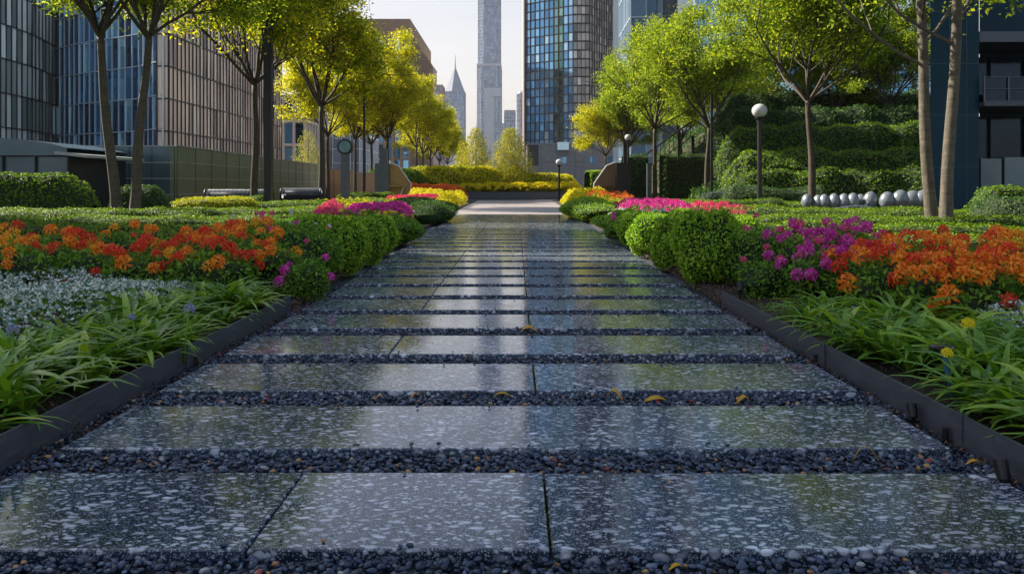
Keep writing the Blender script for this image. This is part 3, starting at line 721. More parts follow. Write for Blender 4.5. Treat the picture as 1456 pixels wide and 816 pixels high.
def flowering(label, x, y, rx, ry, h, nleaf, leaf, keys, nfl, group=None, mat='cover', name='flowering_plant', fs=1., seed=0, lift=.03, cat='flowers', topw=1.5):
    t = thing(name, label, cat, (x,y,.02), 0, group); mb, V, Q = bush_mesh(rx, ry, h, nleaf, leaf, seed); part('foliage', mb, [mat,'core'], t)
    P, N = sample_surface(V, Q, nfl*6)
    if np.mean(np.sum((P-V.mean(0))*N,1)) < 0: N=-N
    sel=[]
    pr = rng.random(len(P)) < np.clip((N[:,2]+.35)*topw*.5 + .12*(N[:,1]<0),0,1)
    for p,nv,kk in zip(P,N,pr):
        if not kk or p[2] < h*.25: continue
        if all(np.linalg.norm(p-q[0])>.055*fs for q in sel): sel.append((p,nv))
        if len(sel)>=nfl*.62: break
    for p,nv in sel:
        me = FL[keys[rng.integers(len(keys))]]; o = bpy.data.objects.new('flower', me[rng.integers(len(me))]); COL.objects.link(o); o.parent = t
        q = Vector(nv*.8+np.array((0,-.15,.55))); o.rotation_euler = q.to_track_quat('Z','Y').to_euler(); o.location = p+nv*lift+np.array((0,0,rng.uniform(-.01,.11))); s=rng.uniform(.7,1.2)*fs; o.scale=(s,s,s)
    return t
# orange bed, left
oi = 0
for (px, Y, h, rx, keys, nf) in [(15,6.6,.42,.42,['amber','orange'],18),(70,7.2,.46,.45,['orange','red','amber'],18),(120,6.9,.40,.42,['orange','red'],16),(168,8.0,.44,.45,['amber','orange','orange'],16),
    (210,6.8,.40,.38,['red','orange','red'],22),(262,7.4,.46,.42,['red','orange','red'],22),(250,8.4,.44,.42,['red','orange'],14),(300,6.7,.42,.36,['orange','red','amber'],22),(335,7.6,.46,.40,['orange','red','orange'],22),(372,7.2,.46,.33,['orange','amber','red'],18),(20,8.2,.42,.5,['orange','red'],12),(365,8.4,.5,.36,['orange','amber'],14),(310,8.3,.46,.4,['red','orange'],14),(-60,7.2,.44,.5,['orange','red'],10)]:
    flowering('low leafy plant with orange and red flower clusters in the left bed', PX(px,Y), Y, rx, rx*.9, h, 1500, .055, keys, nf, 'orange and red flowers in the left bed', seed=oi); oi += 1
# orange bed, right
for (px, Y, h, rx, keys, nf) in [(1235,6.3,.42,.34,['orange','red','orange'],22),(1275,5.9,.42,.34,['orange','red','orange'],26),(1330,6.4,.46,.36,['orange','red','orange'],28),(1345,5.5,.42,.34,['orange','orange','red'],26),(1400,5.9,.47,.36,['orange','red','orange'],30),
    (1440,5.2,.42,.34,['orange','orange','red'],26),(1395,5.2,.40,.30,['red','orange'],20),(1480,5.8,.48,.4,['orange','orange'],22),(1500,5.0,.42,.36,['orange','red'],18),(1290,6.9,.46,.36,['orange','red'],20),(1430,6.6,.5,.4,['orange','amber'],22)]:
    flowering('leafy plant covered in bright orange and red flower clusters in the right bed', PX(px,Y), Y, rx, rx*.9, h, 1400, .055, keys, nf, 'orange and red flowers in the right bed', seed=oi, fs=1.05); oi += 1
# magenta bush right, mixed pink bushes
for (px,Y,h,rx,nf,lab) in [(1150,7.2,.50,.40,40,'bushy plant thick with magenta-purple flowers, front left one of the right-hand magenta group'),(1205,7.4,.52,.42,42,'bushy plant thick with magenta-purple flowers, beside the orange flowers on the right'),(1175,6.6,.40,.32,26,'low plant with bright magenta flowers spilling toward the right steel edging'),(1215,8.3,.5,.42,24,'magenta flowering plant at the back of the right-hand group against the clipped hedge')]:
    flowering(lab, PX(px,Y), Y, rx, rx*.9, h, 1800, .05, ['magenta','magenta','magenta','pink'], int(nf*1.4), 'magenta flowering plants right of the path', seed=oi); oi+=1
flowering('loose green bush with few magenta flowers, between the right clipped balls and magenta plants', PX(1090,7.7), 7.7, .46, .42, .55, 3600, .045, ['magenta','pink','white'], 12, seed=oi, name='flowering_bush', cat='bush'); oi+=1
flowering('small green bush with a red-pink bloom low beside the right mulch patch', PX(1085,6.9), 6.9, .24, .22, .3, 1200, .04, ['pink'], 3, seed=oi, name='flowering_bush', cat='bush'); oi+=1
flowering('loose green bush dotted with pink flowers, beside the first clipped ball on the left', PX(432,8.0), 8.0, .42, .45, .58, 4200, .045, ['magenta','pink','pink','white'], 16, seed=oi, name='flowering_bush', cat='bush'); oi+=1
flowering('green bush with sparse pink and white flowers at the back of the left bed', PX(372,9.6), 9.6, .5, .5, .55, 3600, .045, ['pink','white','magenta'], 16, seed=oi, name='flowering_bush', cat='bush'); oi+=1
flowering('low bush with purple flowers at the path edge before the left clipped balls', PX(438,6.9), 6.9, .2, .22, .32, 1500, .04, ['magenta'], 7, seed=oi, name='flowering_bush', cat='bush'); oi+=1
flowering('small bush with a purple flower tuft, beyond the clipped balls on the right', PX(892,14), 14, .42, .5, .38, 2200, .05, ['magenta','magenta'], 5, seed=oi, name='flowering_bush', cat='bush'); oi+=1

# silvery white ground cover
def silver(label, poly, h, n, seed):
    P = patch_points(poly, n); c = P.mean(0); H = mound_h(poly, P, h, .25, seed); mb = MB()
    P3 = np.c_[P-c, H*(1-.25*rng.random(n)**2)]; K=5
    for k in range(K):
        a = rng.uniform(0,6.28,n); off = np.stack([np.cos(a),np.sin(a),np.full(n,.1)],-1)*.012
        leaves(mb, P3+off, np.stack([np.cos(a)*.5,np.sin(a)*.5,np.full(n,1.)],-1), .030, .020, .8, .25)
    o = part('silver_ground_cover', mb, 'silver'); o.location=(c[0],c[1],.03); stuff(o, label, 'ground cover')
silver('mat of small silvery white flowers in front of the orange flowers on the left', [(-7,4.2),(-2.75,3.4),(-2.6,5.2),(-2.45,6.4),(-3.3,6.9),(-8,7.0)], .24, 9000, 3)
silver('small silvery white flowers behind the strap leaves on the right', [(2.75,4.4),(3.0,3.4),(4.6,3.4),(4.6,5.0),(3.0,5.4)], .22, 2600, 4)
cover('leafy_ground_cover', 'low green leaves filling the left bed around the flowers', [(-9,4.5),(-2.6,4.5),(-2.25,7),(-2.4,10.5),(-9,10.5)], .16, 420, .06, 'cover', seed=5)
cover('leafy_ground_cover', 'low green leaves filling the right bed around the flowers', [(2.5,5.0),(8,3.0),(9,10.5),(2.7,10.5),(2.6,7.2)], .16, 420, .06, 'cover', seed=6)
cover('leafy_ground_cover', 'thin green creeper over the mulch beside the right edging', [(1.9,5.7),(2.9,5.7),(2.9,7.2),(2.2,7.3),(1.95,6.6)], .07, 420, .035, 'cover', seed=7)

# ================================================================== CLIPPED BALLS
BALL = []
for i in range(4):
    V,Q = ball_surface(.31,.31,.33,.17,30+i,26,16); BALL.append(hedge_mesh(V,Q,5200,.042,.024,.9,.75).mesh('clipped_ball'))
def ball(label, px, Y, s, sz=1., group=None):
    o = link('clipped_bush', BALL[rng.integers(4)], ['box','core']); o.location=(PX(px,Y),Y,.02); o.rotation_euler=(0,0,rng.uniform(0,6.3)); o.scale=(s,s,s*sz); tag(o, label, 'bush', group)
gl_ = 'clipped balls on the left of the path'; gr_ = 'clipped balls on the right of the path'
ball('round clipped bush nearest the camera on the left of the path', 486, 8.9, .98, 1.02, gl_)
ball('round clipped bush second from the camera on the left of the path', 517, 10.1, .92, 1., gl_)
ball('round clipped bush third from the camera on the left of the path', 541, 11.5, .90, 1., gl_)
ball('round clipped bush tucked behind the first one on the left, away from the path', 440, 10.2, 1.0, .95, gl_)
ball('round clipped bush set back behind the second one on the left', 474, 11.7, .95, .88, gl_)
ball('largest round clipped bush on the right, beside the mulch patch', 1006, 8.0, 1.10, 1.08, gr_)
ball('round clipped bush second from the camera on the right of the path', 962, 9.5, .96, 1., gr_)
ball('round clipped bush third from the camera on the right of the path', 928, 11.2, .95, 1., gr_)
ball('round clipped bush fourth from the camera on the right of the path', 905, 13.1, .95, .95, gr_)
ball('round clipped bush fifth on the right, at the green leaf mound', 889, 15.2, .95, .9, gr_)
ball('wide low clipped bush behind the largest ball on the right', 1046, 10.2, 1.15, .82, gr_)
ball('low clipped bush in the second row on the right, behind the second ball', 1002, 11.9, 1.1, .8, gr_)
ball('low clipped bush in the second row on the right, behind the third ball', 966, 13.7, 1.15, .8, gr_)

# ================================================================== LOW CLIPPED HEDGE BANDS
for i,(y0,ya,yb,x0,x1,h) in enumerate([(10.3,10.1,10.9,-11,-3.0,.34),(11.5,11.3,12.4,-13,-3.2,.33),(12.8,12.7,14.0,-14,-3.3,.33),(14.3,14.3,16.0,-14,-3.6,.33),(16.0,16.3,18.5,-14,-4.0,.34),(18.2,18.9,22.0,-13.5,-4.2,.34),(21,22.3,26.5,-13,-4.6,.36),(24.5,26.5,32,-12,-5,.38)]):
    hedge('low_hedge', ['nearest','second','third','fourth','fifth','sixth','seventh','farthest'][i]+' of the long low clipped hedge bands left of the path', [(x0,y0),(x0*.6+x1*.4,(y0+ya)/2+.1),(x0*.3+x1*.7,ya+.3),(x1,yb)], (.60,.64,.74,.88,1.1,1.45,1.85,2.3)[i], h+(.07 if i%2 else -.05), 1500/(1+.22*i), .042+.004*i, 'hedge_low', group='low hedge bands left of the path', seed=50+i, amp=.05, round_=.38, out=.25, jit=.22, step=.3)
for i,(y0,ya,yb,x0,x1,h) in enumerate([(9.6,9.8,10.6,9.5,3.0,.34),(10.9,11.1,12.2,11.5,3.4,.33),(12.3,12.6,14.0,12.5,3.2,.33),(13.9,14.4,16.2,13.5,3.2,.33),(15.8,16.5,18.8,13.5,3.4,.34),(18.0,19.0,22.0,13.5,3.7,.34),(20.8,22.3,26.5,13,4.0,.36),(24.3,26.5,32,13,4.4,.38)]):
    hedge('low_hedge', ['nearest','second','third','fourth','fifth','sixth','seventh','farthest'][i]+' of the long low clipped hedge bands right of the path', [(x0,y0),(x0*.6+x1*.4,(y0+ya)/2+.1),(x0*.3+x1*.7,ya+.3),(x1,yb)], (.60,.64,.74,.88,1.1,1.45,1.85,2.3)[i], h+(.07 if i%2 else -.05), 1500/(1+.22*i), .042+.004*i, 'hedge_low', group='low hedge bands right of the path', seed=70+i, amp=.05, round_=.38, out=.25, jit=.22, step=.3)

# ================================================================== FAR BEDS ALONG THE PATH
def bed(label, poly, h, seed, leafm, leaf, dens, fmat, fn, fr, soft=.4, name='flower_bed', fpoly=None, fh=.05):
    poly = np.asarray(poly,float); c = poly.mean(0); t = thing(name, label, 'flower bed', (c[0],c[1],.03))
    A = abs(sum(poly[i-1][0]*poly[i][1]-poly[i][0]*poly[i-1][1] for i in range(len(poly))))/2; n = int(A*dens)
    P = patch_points(poly, n); H = mound_h(poly,P,h,soft,seed); mb = MB(); leaves(mb, np.c_[P-c, H*(1-.35*rng.random(n)**2)], np.tile((0,0,1.),(n,1)), leaf, leaf*.5, .5, .8)
    o = part('foliage', mb, leafm, t)
    if fn:
        P = patch_points(poly if fpoly is None else fpoly, fn); H = mound_h(poly,P,h,soft,seed); mb = MB(); hm = [head_mesh('q',fr,5,fr*.9,5,.3,1.1) for _ in range(3)]
        arr=[]
        for me in hm:
            V = np.zeros(len(me.vertices)*3); me.vertices.foreach_get('co',V); arr.append(V.reshape(-1,3)); 
        for k in range(3):
            Pi = np.c_[P-c, H+fh*rng.random(fn)+.02][k::3]; V = arr[k]; s = rng.uniform(.7,1.3,(len(Pi),1,1))
            W = (V[None]*s+Pi[:,None,:]).reshape(-1,3); mb.add(W, np.arange(len(W)).reshape(-1,4))
        for me in hm: bpy.data.meshes.remove(me)
        f = part('flowers', mb, fmat, t); f['kind'] = 'stuff'
    return t
# left side
bed('yellow and green low flowers on the left, in front of the magenta band', [(-2.15,13.5),(-3.6,13.2),(-4.4,18),(-2.3,18.5)], .32, 1, 'cover', .07, 500, 'petal_yellow', 130, .03)
bed('wide band of magenta flowers on the left of the path', [(-2.45,17.4),(-3.9,17.0),(-5.2,24),(-2.7,21)], .36, 2, 'cover', .07, 420, 'petal_magenta', 620, .045, fh=.14)
bed('pink flowers at the outer end of the magenta band on the left', [(-3.7,16.8),(-4.6,17),(-5.8,23),(-5.0,23)], .38, 3, 'cover', .07, 350, 'petal_pink', 260, .045, fh=.12)
bed('bright yellow low mound with pink flowers on top, left of the path near the court', [(-2.5,25.5),(-4.4,25),(-5.6,31),(-2.7,33)], .42, 4, 'hedge_yellow', .09, 420, 'petal_pink', 420, .06, fpoly=[(-3.0,28),(-4.2,27.5),(-5.2,31),(-3.2,32)])
bed('farther yellow-green mound left of the path at the court edge', [(-2.7,34),(-4.8,33),(-6,42),(-2.75,44)], .62, 5, 'hedge_yellow', .10, 380, 'petal_yellow', 200, .05)
bed('row of red-orange flowers at the far left before the planter', [(-3.4,46),(-7.5,45),(-8.5,53),(-3.4,53)], .55, 6, 'shrub_lime', .10, 200, 'petal_coral', 1500, .10, fh=.3)
bed('yellow ground planting behind the low dark mound on the left', [(-4.4,24.5),(-6.5,24.5),(-9,33),(-5.6,33)], .36, 7, 'shrub_lime', .08, 300, 'petal_yellow', 120, .04)
# right side
bed('mixed green low plants with a blue-grey tint, right of the path', [(2.0,13.4),(3.4,13.2),(3.6,17.5),(2.1,18)], .34, 8, 'cover', .07, 520, 'silver', 60, .03)
bed('patch of silvery white flowers before the magenta band on the right', [(2.1,17.2),(2.9,17),(3.0,19.4),(2.2,19.6)], .32, 9, 'cover_blue', .06, 500, 'silver', 300, .04)
bed('band of magenta flowers on the right of the path', [(2.6,19.6),(4.6,18.3),(5.0,23.5),(2.9,24)], .38, 10, 'cover', .07, 420, 'petal_magenta', 460, .045, fh=.14)
bed('pink flowers trailing off the right end of the magenta band', [(4.4,18.3),(6.4,19.2),(6.2,23),(4.8,23)], .34, 11, 'cover', .07, 350, 'petal_pink', 260, .045, fh=.12)
bed('coral flowers on the mound right of the path near the court', [(2.5,29),(4.6,28),(5.2,34),(2.7,34)], .50, 12, 'shrub_lime', .08, 380, 'petal_coral', 260, .045, fh=.1)
bed('yellow mound right of the path at the court edge', [(2.4,34.5),(4.5,34.5),(5,44),(2.5,44)], .66, 13, 'hedge_yellow', .10, 380, 'petal_yellow', 120, .05)
def mound(name, label, px, Y, rx, ry, h, n, leaf, mat, seed, cat='bush', group=None, z=.02):
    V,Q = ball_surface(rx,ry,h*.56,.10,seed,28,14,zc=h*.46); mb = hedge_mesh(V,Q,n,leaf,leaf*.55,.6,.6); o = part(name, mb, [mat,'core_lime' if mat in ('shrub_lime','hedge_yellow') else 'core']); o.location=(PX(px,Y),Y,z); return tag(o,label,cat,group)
mound('bush','dark green rounded bush at the left path edge before the yellow mound', 612, 22.0, .75, 2.2, .55, 9000, .06, 'hedge_dark', 1)
mound('bush','dark green rounded bush behind the magenta band on the left', 585, 25.5, 1.0, 1.8, .6, 8000, .06, 'hedge_dark', 2)
mound('bush','dark green rounded bush at the right path edge before the coral flowers', 838, 24.0, .85, 2.6, .60, 9000, .06, 'box', 3)
mound('bush','low green bush behind the coral flowers on the right', 866, 31.0, 1.0, 2.0, .5, 7000, .07, 'box', 4)
mound('bush','leafy green mound between the clipped balls and the magenta band on the left', 540, 13.6, .75, 1.0, .45, 7000, .05, 'cover', 5)
mound('bush','leafy green mound behind the clipped balls on the left', 455, 13.5, 1.3, .9, .42, 9000, .05, 'cover', 6)
mound('bush','leafy green mound behind the small purple tuft on the right', 925, 16.0, 1.1, 1.1, .42, 8000, .05, 'box', 7)

# ================================================================== TALLER HEDGES AND SHRUBS
hedge('hedge','tall dense hedge at the far left behind the two nearest trees', [(-17,20.6),(-13,20.6),(-11.2,20.7)], 1.6, 1.32, 420, .075, 'hedge', seed=1, amp=.07)
hedge('hedge','shorter rounded hedge at the right end of the tall left hedge', [(-11.4,21.6),(-10.4,21.6),(-9.6,21.7)], 1.3, 1.0, 500, .07, 'hedge_dark', seed=2, amp=.06)
hedge('hedge','low pale green hedge running behind the left tree trunks toward the rolls', [(-10.3,22.6),(-8.9,23.5),(-8.6,25)], 1.0, .62, 700, .06, 'shrub_lime', seed=3, amp=.05)
hedge('hedge','low hedge at the foot of the lattice rolls on the left', [(-11.3,27.3),(-9.6,28),(-9.1,28.8)], 1.0, .62, 600, .06, 'hedge', seed=4, amp=.05)
hedge('hedge','low dark hedge in front of the tall grey sign post on the left', [(-9.0,38),(-7,38),(-6,39)], 1.0, .70, 600, .07, 'hedge', seed=5, amp=.05)
hedge('hedge','low hedge at the foot of the globe lamp on the right', [(6.2,25.4),(7.6,25.2),(8.8,24.9)], 1.0, .58, 600, .06, 'hedge', seed=6, amp=.05)
hedge('hedge','dark bluish hedge behind the globe lamp at the right', [(7.8,30),(10,29.6),(12,29)], 1.6, .95, 420, .07, 'hedge_dark', seed=7, amp=.08)
hedge('hedge','dark green hedge below the navy building at the right edge', [(9.9,16.9),(12,16.6),(15,16.4)], 1.8, .80, 420, .06, 'hedge_dark', seed=8, amp=.08)
hedge('hedge','lighter leafy hedge at the foot of the navy building', [(11.3,19.5),(14,19.2),(17,19)], 1.4, 1.0, 420, .07, 'hedge', seed=9, amp=.09)
hedge('hedge','tall yellow hedge across the end of the path behind the planter', [(-1.4,61.5),(3,61.5),(5.3,61.5)], 2.0, 2.0, 190, .12, 'hedge_yellow', seed=10, amp=.08, step=.4)
hedge('hedge','square green hedge block beside the angular shelter on the right', [(5.3,58),(6.4,58.2),(8.2,58.5)], 1.8, 2.15, 210, .11, 'box', seed=11, amp=.04, round_=.25)
hedge('hedge','tall dark clipped hedge wall behind the small bollard on the right', [(8.9,47.5),(10,47.5),(12,47.3)], 1.4, 2.9, 160, .12, 'hedge_dark', seed=12, amp=.05, round_=.25)
hedge('hedge','tall ivy-covered hedge wall left of the small bollard', [(6.8,49.5),(7.5,49.5),(8.4,49.4)], 1.2, 3.0, 160, .12, 'hedge_dark', seed=13, amp=.06, round_=.25)
for i,(px,Y,r,h,mat) in enumerate([(600,63,2.0,3.0,'shrub_lime'),(628,60,2.0,2.9,'hedge_yellow'),(655,61,1.7,3.1,'shrub_lime'),(682,60,1.6,2.9,'hedge_yellow'),(704,62,1.5,2.7,'shrub_lime'),(733,61,1.4,2.8,'hedge_yellow'),(575,58,1.8,2.6,'hedge'),(548,60,2,2.8,'hedge')]):
    mound('shrub', ['yellow-green shrub in the left part of the row behind the red-orange flowers','bright yellow shrub behind the red-orange flowers, left of the brown conical tree','yellow-green shrub just left of the brownish conical tree','bright yellow shrub at the foot of the brownish conical tree','yellow-green shrub between the two conical trees','bright yellow shrub at the foot of the right conical tree','green shrub behind the golden shelter, nearer the path','green shrub at the left end of the far shrub row'][i], px, Y, r, r*.8, h*.84, 6500, .17, mat, 20+i, 'shrub', 'shrubs closing the end of the path')

# planter at the end of the path
t = thing('planter','long curved dark stone planter closing the end of the path','planter',(0,57,0))
pl = MB(); a = np.linspace(-.62,.62,40); Rr = 9.0
arc = [(Rr*math.sin(q)*.98, 1.5-Rr*(math.cos(q)-math.cos(.62))*.35) for q in a]
pl.prism(arc+[(5.3,3.2),(-5.3,3.2)], -.03, .56); part('planter_wall', pl, 'planter', t)
pl = MB(); pl.prism([(x*1.006,y-.03) for x,y in arc]+[(5.33,3.22),(-5.33,3.22)], .565, .60); part('coping', pl, 'planter', t)
poly = [(x*.96,y+57+.15) for x,y in arc]+[(5.1,60.1),(-5.1,60.1)]
b = bed('yellow flowers filling the curved planter at the end of the path', poly, .42, 14, 'hedge_yellow', .10, 150, 'petal_yellow', 1300, .09, .3, fh=.15); b.location.z = .58

# ================================================================== TREES
mA = make_tree_meshes(11, 12, 4.9, 3.0, .15, 480, 74, .165, clump=.29)
mB = make_tree_meshes(12, 13, 4.6, 2.9, .16, 520, 74, .165, clump=.29)
mC = make_tree_meshes(13, 11.5, 4.6, 3.1, .15, 480, 74, .165, clump=.29)
mN1 = make_tree_meshes(14, 9.6, 4.9, 3.5, .14, 760, 72, .125, drop=.9, lean=(-.45,0))
mN2 = make_tree_meshes(15, 9.6, 4.8, 3.5, .135, 760, 72, .125, drop=.9, lean=(.35,0))
mR1 = make_tree_meshes(16, 9.0, 5.4, 3.6, .115, 560, 44, .12, lean=(-.32,0), drop=2.0, lowlimb=5)
mR2 = make_tree_meshes(17, 9.0, 5.6, 3.6, .115, 520, 44, .12, lean=(.22,.0), drop=1.9, lowlimb=5, lowz=3.6)
mR3 = make_tree_meshes(18, 10.4, 4.0, 3.5, .14, 560, 72, .14, lean=(-.2,0), clump=.29)
def cp(ms):      # same shapes, second pair of meshes for another foliage colour
    r = (ms[0].copy(), ms[1].copy())
    for m in r: m.materials.clear()
    return r
GL, GR = 'trees lining the left of the path', 'trees lining the right of the path'
yl, gn, md = ('bark_dark','leaf_yellow'), ('bark_dark','leaf_green'), ('bark_dark','leaf_mid')
tree('nearest tree on the left, its brown trunk leaning left in front of the tall hedge', mN1, (PX(167,20),20,0), 0, GL, ('bark_mid','leaf_green'))
tree('second tree on the left, trunk leaning right close beside the first', mN2, (PX(190,19.6),19.6,0), .4, GL, ('bark_mid','leaf_green'))
cpA, cpB, cpC = cp(mA), cp(mB), cp(mC)
tree('yellow-green tree with slim trunk just left of the thick dark square post', cpA, (PX(362,29.6),29.6,0), .3, GL, ('bark_dark','leaf_mid'))
tree('tall green and yellow tree over the right end of the green wall', cpB, (PX(457,39),39,0), 1.3, GL, ('bark_dark','leaf_mid'), 1.1)
lab = ['slim tree just behind the tall tree at the end of the green wall','yellow tree behind the round-headed sign post','slim yellow tree right of the round-headed sign post','bright yellow tree beside the golden shelter','yellow tree between golden shelter and the far shrubs','small yellow tree farther along the left row, over the red-orange flowers','yellow tree near the far end of the left row','last yellow tree of the left row, below the spired tower','thin far yellow tree at the end of the left row']
for i,(px,Y,ms,s) in enumerate([(466,52,mC,.95),(505,56,mA,.9),(528,60,mC,.92),(551,58,mB,.97),(592,72,mA,.95),(601,76,mC,.9),(612,86,mB,.85),(625,92,mC,.85),(636,100,mA,.8)]):
    tree(lab[i], ms, (PX(px,Y),Y,0), i*1.7, GL, yl, s)
tree('nearest pale-trunked tree on the right, left one of the pair beside the navy building', mR1, (PX(1327,14.8),14.8,0), 0, GR, ('bark_pale','leaf_green'))
tree('nearest pale-trunked tree on the right, right one of the pair, leaning toward its twin', mR2, (PX(1345,14.3),14.3,0), .0, GR, ('bark_pale','leaf_green'))
tree('wide green tree over the row of egg-shaped seats', mR3, (PX(1156,27),27,0), .2, GR, gn)
cR = cp(mC); cR2 = cp(mB)
tree('round green tree left of the globe lamp', mR3, (PX(1004,38),38,0), 2.2, GR, gn, .98)
tree('green tree behind the bollard on the right, leaning trunk', cR, (PX(931,45),45,0), 1., GR, gn, .95)
tree('slim green tree behind and right of the round green tree', cR, (PX(1015,50),50,0), 2.6, GR, gn, .95)
tree('green tree beyond the angular shelter in the right row', cR2, (PX(893,58),58,0), 2., GR, ('bark_dark','leaf_green'), .85)
tree('bright yellow tree above the angular shelter on the right', mC, (PX(861,60),60,0), 3.1, GR, yl, .72)
tree('small green tree deep in the right row above the stair rail', cR, (PX(968,56),56,0), 4.1, GR, gn, .95)
tree('dark green tree behind the egg seats on the slope', cR, (PX(1095,46),46,1.5), .9, 'trees on the right slope', gn, .9)
tree('dark green tree on the slope in front of the framed window', cR2, (PX(1190,44),44,1.5), 1.9, 'trees on the right slope', ('bark_dark','leaf_green'), .85)
tree('dark green tree on the slope next to the navy building', cR, (PX(1265,42),42,1.5), 2.9, 'trees on the right slope', gn, .85)
tree('green tree with branches entering from the top right corner', mR1, (PX(1640,16),16,0), 2.6, GR, ('bark_pale','leaf_green'), 1.0)

# conical trees
def cone_tree(label, px, Y, H, rb, n, seed, group='conical trees behind the planter'):
    r = np.random.default_rng(seed); t = thing('conical_tree', label, 'tree', (PX(px,Y),Y,0), 0, group); w_ = MB(); w_.tube([(0,0,0),(0,0,H*.5),(0,0,H*.95)], [.09,.06,.015], 7); part('trunk', w_, 'bark_dark', t, True)
    u = r.random(n); z = .8+(H-.8)*(1-np.sqrt(1-u*.985)); rr = rb*np.clip(1-((z-.8)/(H-.8))**2.0,0.04,1)*np.minimum(1,(z-.4)/.9)
    a = r.uniform(0,6.28,n); q = rr*np.sqrt(r.uniform(.05,1.,n))*(1+.25*np.sin(a*5+z*4)); P = np.stack([q*np.cos(a), q*np.sin(a), z],-1)
    mb = MB(); leaves(mb, P, nrm(np.stack([np.cos(a),np.sin(a),np.full(n,.8)],-1)), .13, .07, .5, .6); part('crown', mb, 'leaf_cone', t)
cone_tree('brownish narrow conical tree left of the tall skyscraper base', 677, 63, 6.4, 1.55, 11000, 1)
cone_tree('greener conical tree just right of the tall skyscraper base', 726, 61, 6.2, 1.85, 14000, 2)
cone_tree('thin conical tree at the end of the left row, below the spired tower', 657, 66, 5.4, .9, 4000, 3)
cone_tree('narrow light-barked tree seen behind the end of the green wall', 438, 70, 6.8, 1.6, 4200, 4, 'conical trees beside the green wall')

# ================================================================== RIGHT SLOPE
hill = MB(); nx, ny = 40, 24; X = np.linspace(6.5,60,nx); Yv = np.linspace(30,75,ny)
def hz(x,y): return .02+5.2*np.clip((y-31.5-.0*x)/22,0,1)**.9*np.clip((x-7.5-3.5*np.clip((y-34)/9,0,1))/3.5,0,1)
V = np.array([(x,y,hz(x,y)) for y in Yv for x in X]); hill.add(V, [(j*nx+i,j*nx+i+1,(j+1)*nx+i+1,(j+1)*nx+i) for j in range(ny-1) for i in range(nx-1)])
structure(part('hillside', hill, 'soil', smooth=True))
def hill_cover():
    n = 80000; P = patch_points([(7.0,31.5),(30,31.5),(40,74),(10.4,74),(10.2,44)], n); H = hz(P[:,0],P[:,1])+.55*(.6+lump(np.c_[P,P[:,0]*0],.5,.9,5))*rng.random(n)**.5+.05
    mb = MB(); c = np.array((18.,45.)); leaves(mb, np.c_[P-c,H], np.tile((-.3,-.6,1.),(n,1)), .20, .11, .5, .7); o = part('ivy_ground_cover', mb, 'hedge_dark'); o.location=(18,45,0); stuff(o,'dark leafy ground cover blanketing the right slope','ground cover')
hill_cover()
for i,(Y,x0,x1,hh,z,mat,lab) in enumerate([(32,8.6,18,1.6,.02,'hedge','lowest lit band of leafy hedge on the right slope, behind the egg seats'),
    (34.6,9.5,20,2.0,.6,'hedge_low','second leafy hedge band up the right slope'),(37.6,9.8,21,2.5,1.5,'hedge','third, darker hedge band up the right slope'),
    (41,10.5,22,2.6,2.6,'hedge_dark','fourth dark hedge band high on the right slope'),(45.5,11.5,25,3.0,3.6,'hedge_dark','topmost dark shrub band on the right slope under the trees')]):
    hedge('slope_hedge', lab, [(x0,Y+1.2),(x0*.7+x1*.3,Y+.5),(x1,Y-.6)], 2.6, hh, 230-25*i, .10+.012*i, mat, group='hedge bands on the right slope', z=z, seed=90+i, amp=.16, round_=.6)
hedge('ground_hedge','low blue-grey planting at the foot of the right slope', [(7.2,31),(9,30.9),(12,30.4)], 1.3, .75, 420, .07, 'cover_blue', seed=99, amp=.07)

# ================================================================== LAMPS, POSTS, SIGNS
def globe_lamp(label, px, Y, H, r, pr, group='globe lamps'):
    t = thing('globe_lamp', label, 'lamp', (PX(px,Y),Y,0), 0, group); p = MB(); p.lathe([(pr*1.1,.10),(pr,.35),(pr*.92,H-2*r-.05)], k=16); ps = part('post', p, 'black_metal', t, True)
    p = MB(); p.lathe([(pr*2.1,0),(pr*2.1,.05),(pr*1.15,.09),(pr*1.12,.22),(pr*1.02,.23)], k=16); part('base', p, 'black_metal', ps)
    p = MB(); p.lathe([(pr*1.0,H-2*r-.14),(pr*1.25,H-2*r-.13),(pr*1.25,H-2*r-.06),(pr*1.9,H-2*r-.03),(pr*2.2,H-2*r+.03),(pr*2.0,H-2*r+.035),(0,H-2*r+.036)], k=16); part('collar', p, 'black_metal', ps)
    a = np.linspace(-np.pi/2,np.pi/2,14); g_ = MB(); g_.lathe(np.stack([np.cos(a)*r, np.sin(a)*r*.92+H-r],-1), k=22); part('globe', g_, 'lamp_globe', t, True)
globe_lamp('tall black lamp post with a white globe, right of the round green tree', 1080, 26, PZ(147,26), .255, .08)
globe_lamp('small distant white globe lamp in front of the yellow hedge', 795, 55, PZ(226,55), .24, .07)
globe_lamp('thin dark lamp post with a pale globe half hidden by the right trees', 893, 46, PZ(191,46), .20, .06)
def square_post(label, px, Y, H, w, mat='black_metal', name='square_post', cat='post', cap=True, wy=None):
    t = thing(name, label, cat, (PX(px,Y),Y,0)); p = MB(); wy = wy or w; p.box(-w/2,w/2,-wy/2,wy/2,0,H); part('post', p, mat, t)
    p = MB(); p.box(-w/2-.03,w/2+.03,-wy/2-.03,wy/2+.03,.0,.05); p.box(-w/2-.012,w/2+.012,-wy/2-.012,wy/2+.012,H+.002,H+.03); part('end_plates', p, mat, t); return t
square_post('thick dark square post rising through the trees at the right end of the green wall', 382, 28, 7.6, .26)
square_post('thin dark mast between the two slim trunks right of the sign post', 518, 47, 7.5, .14)
square_post('thin dark pole right of the round green tree, on the slope edge', 1012, 34, 5.0, .10)
square_post('thin dark pole at the foot of the right slope, beyond the shelter', 965, 47, 4.2, .12)
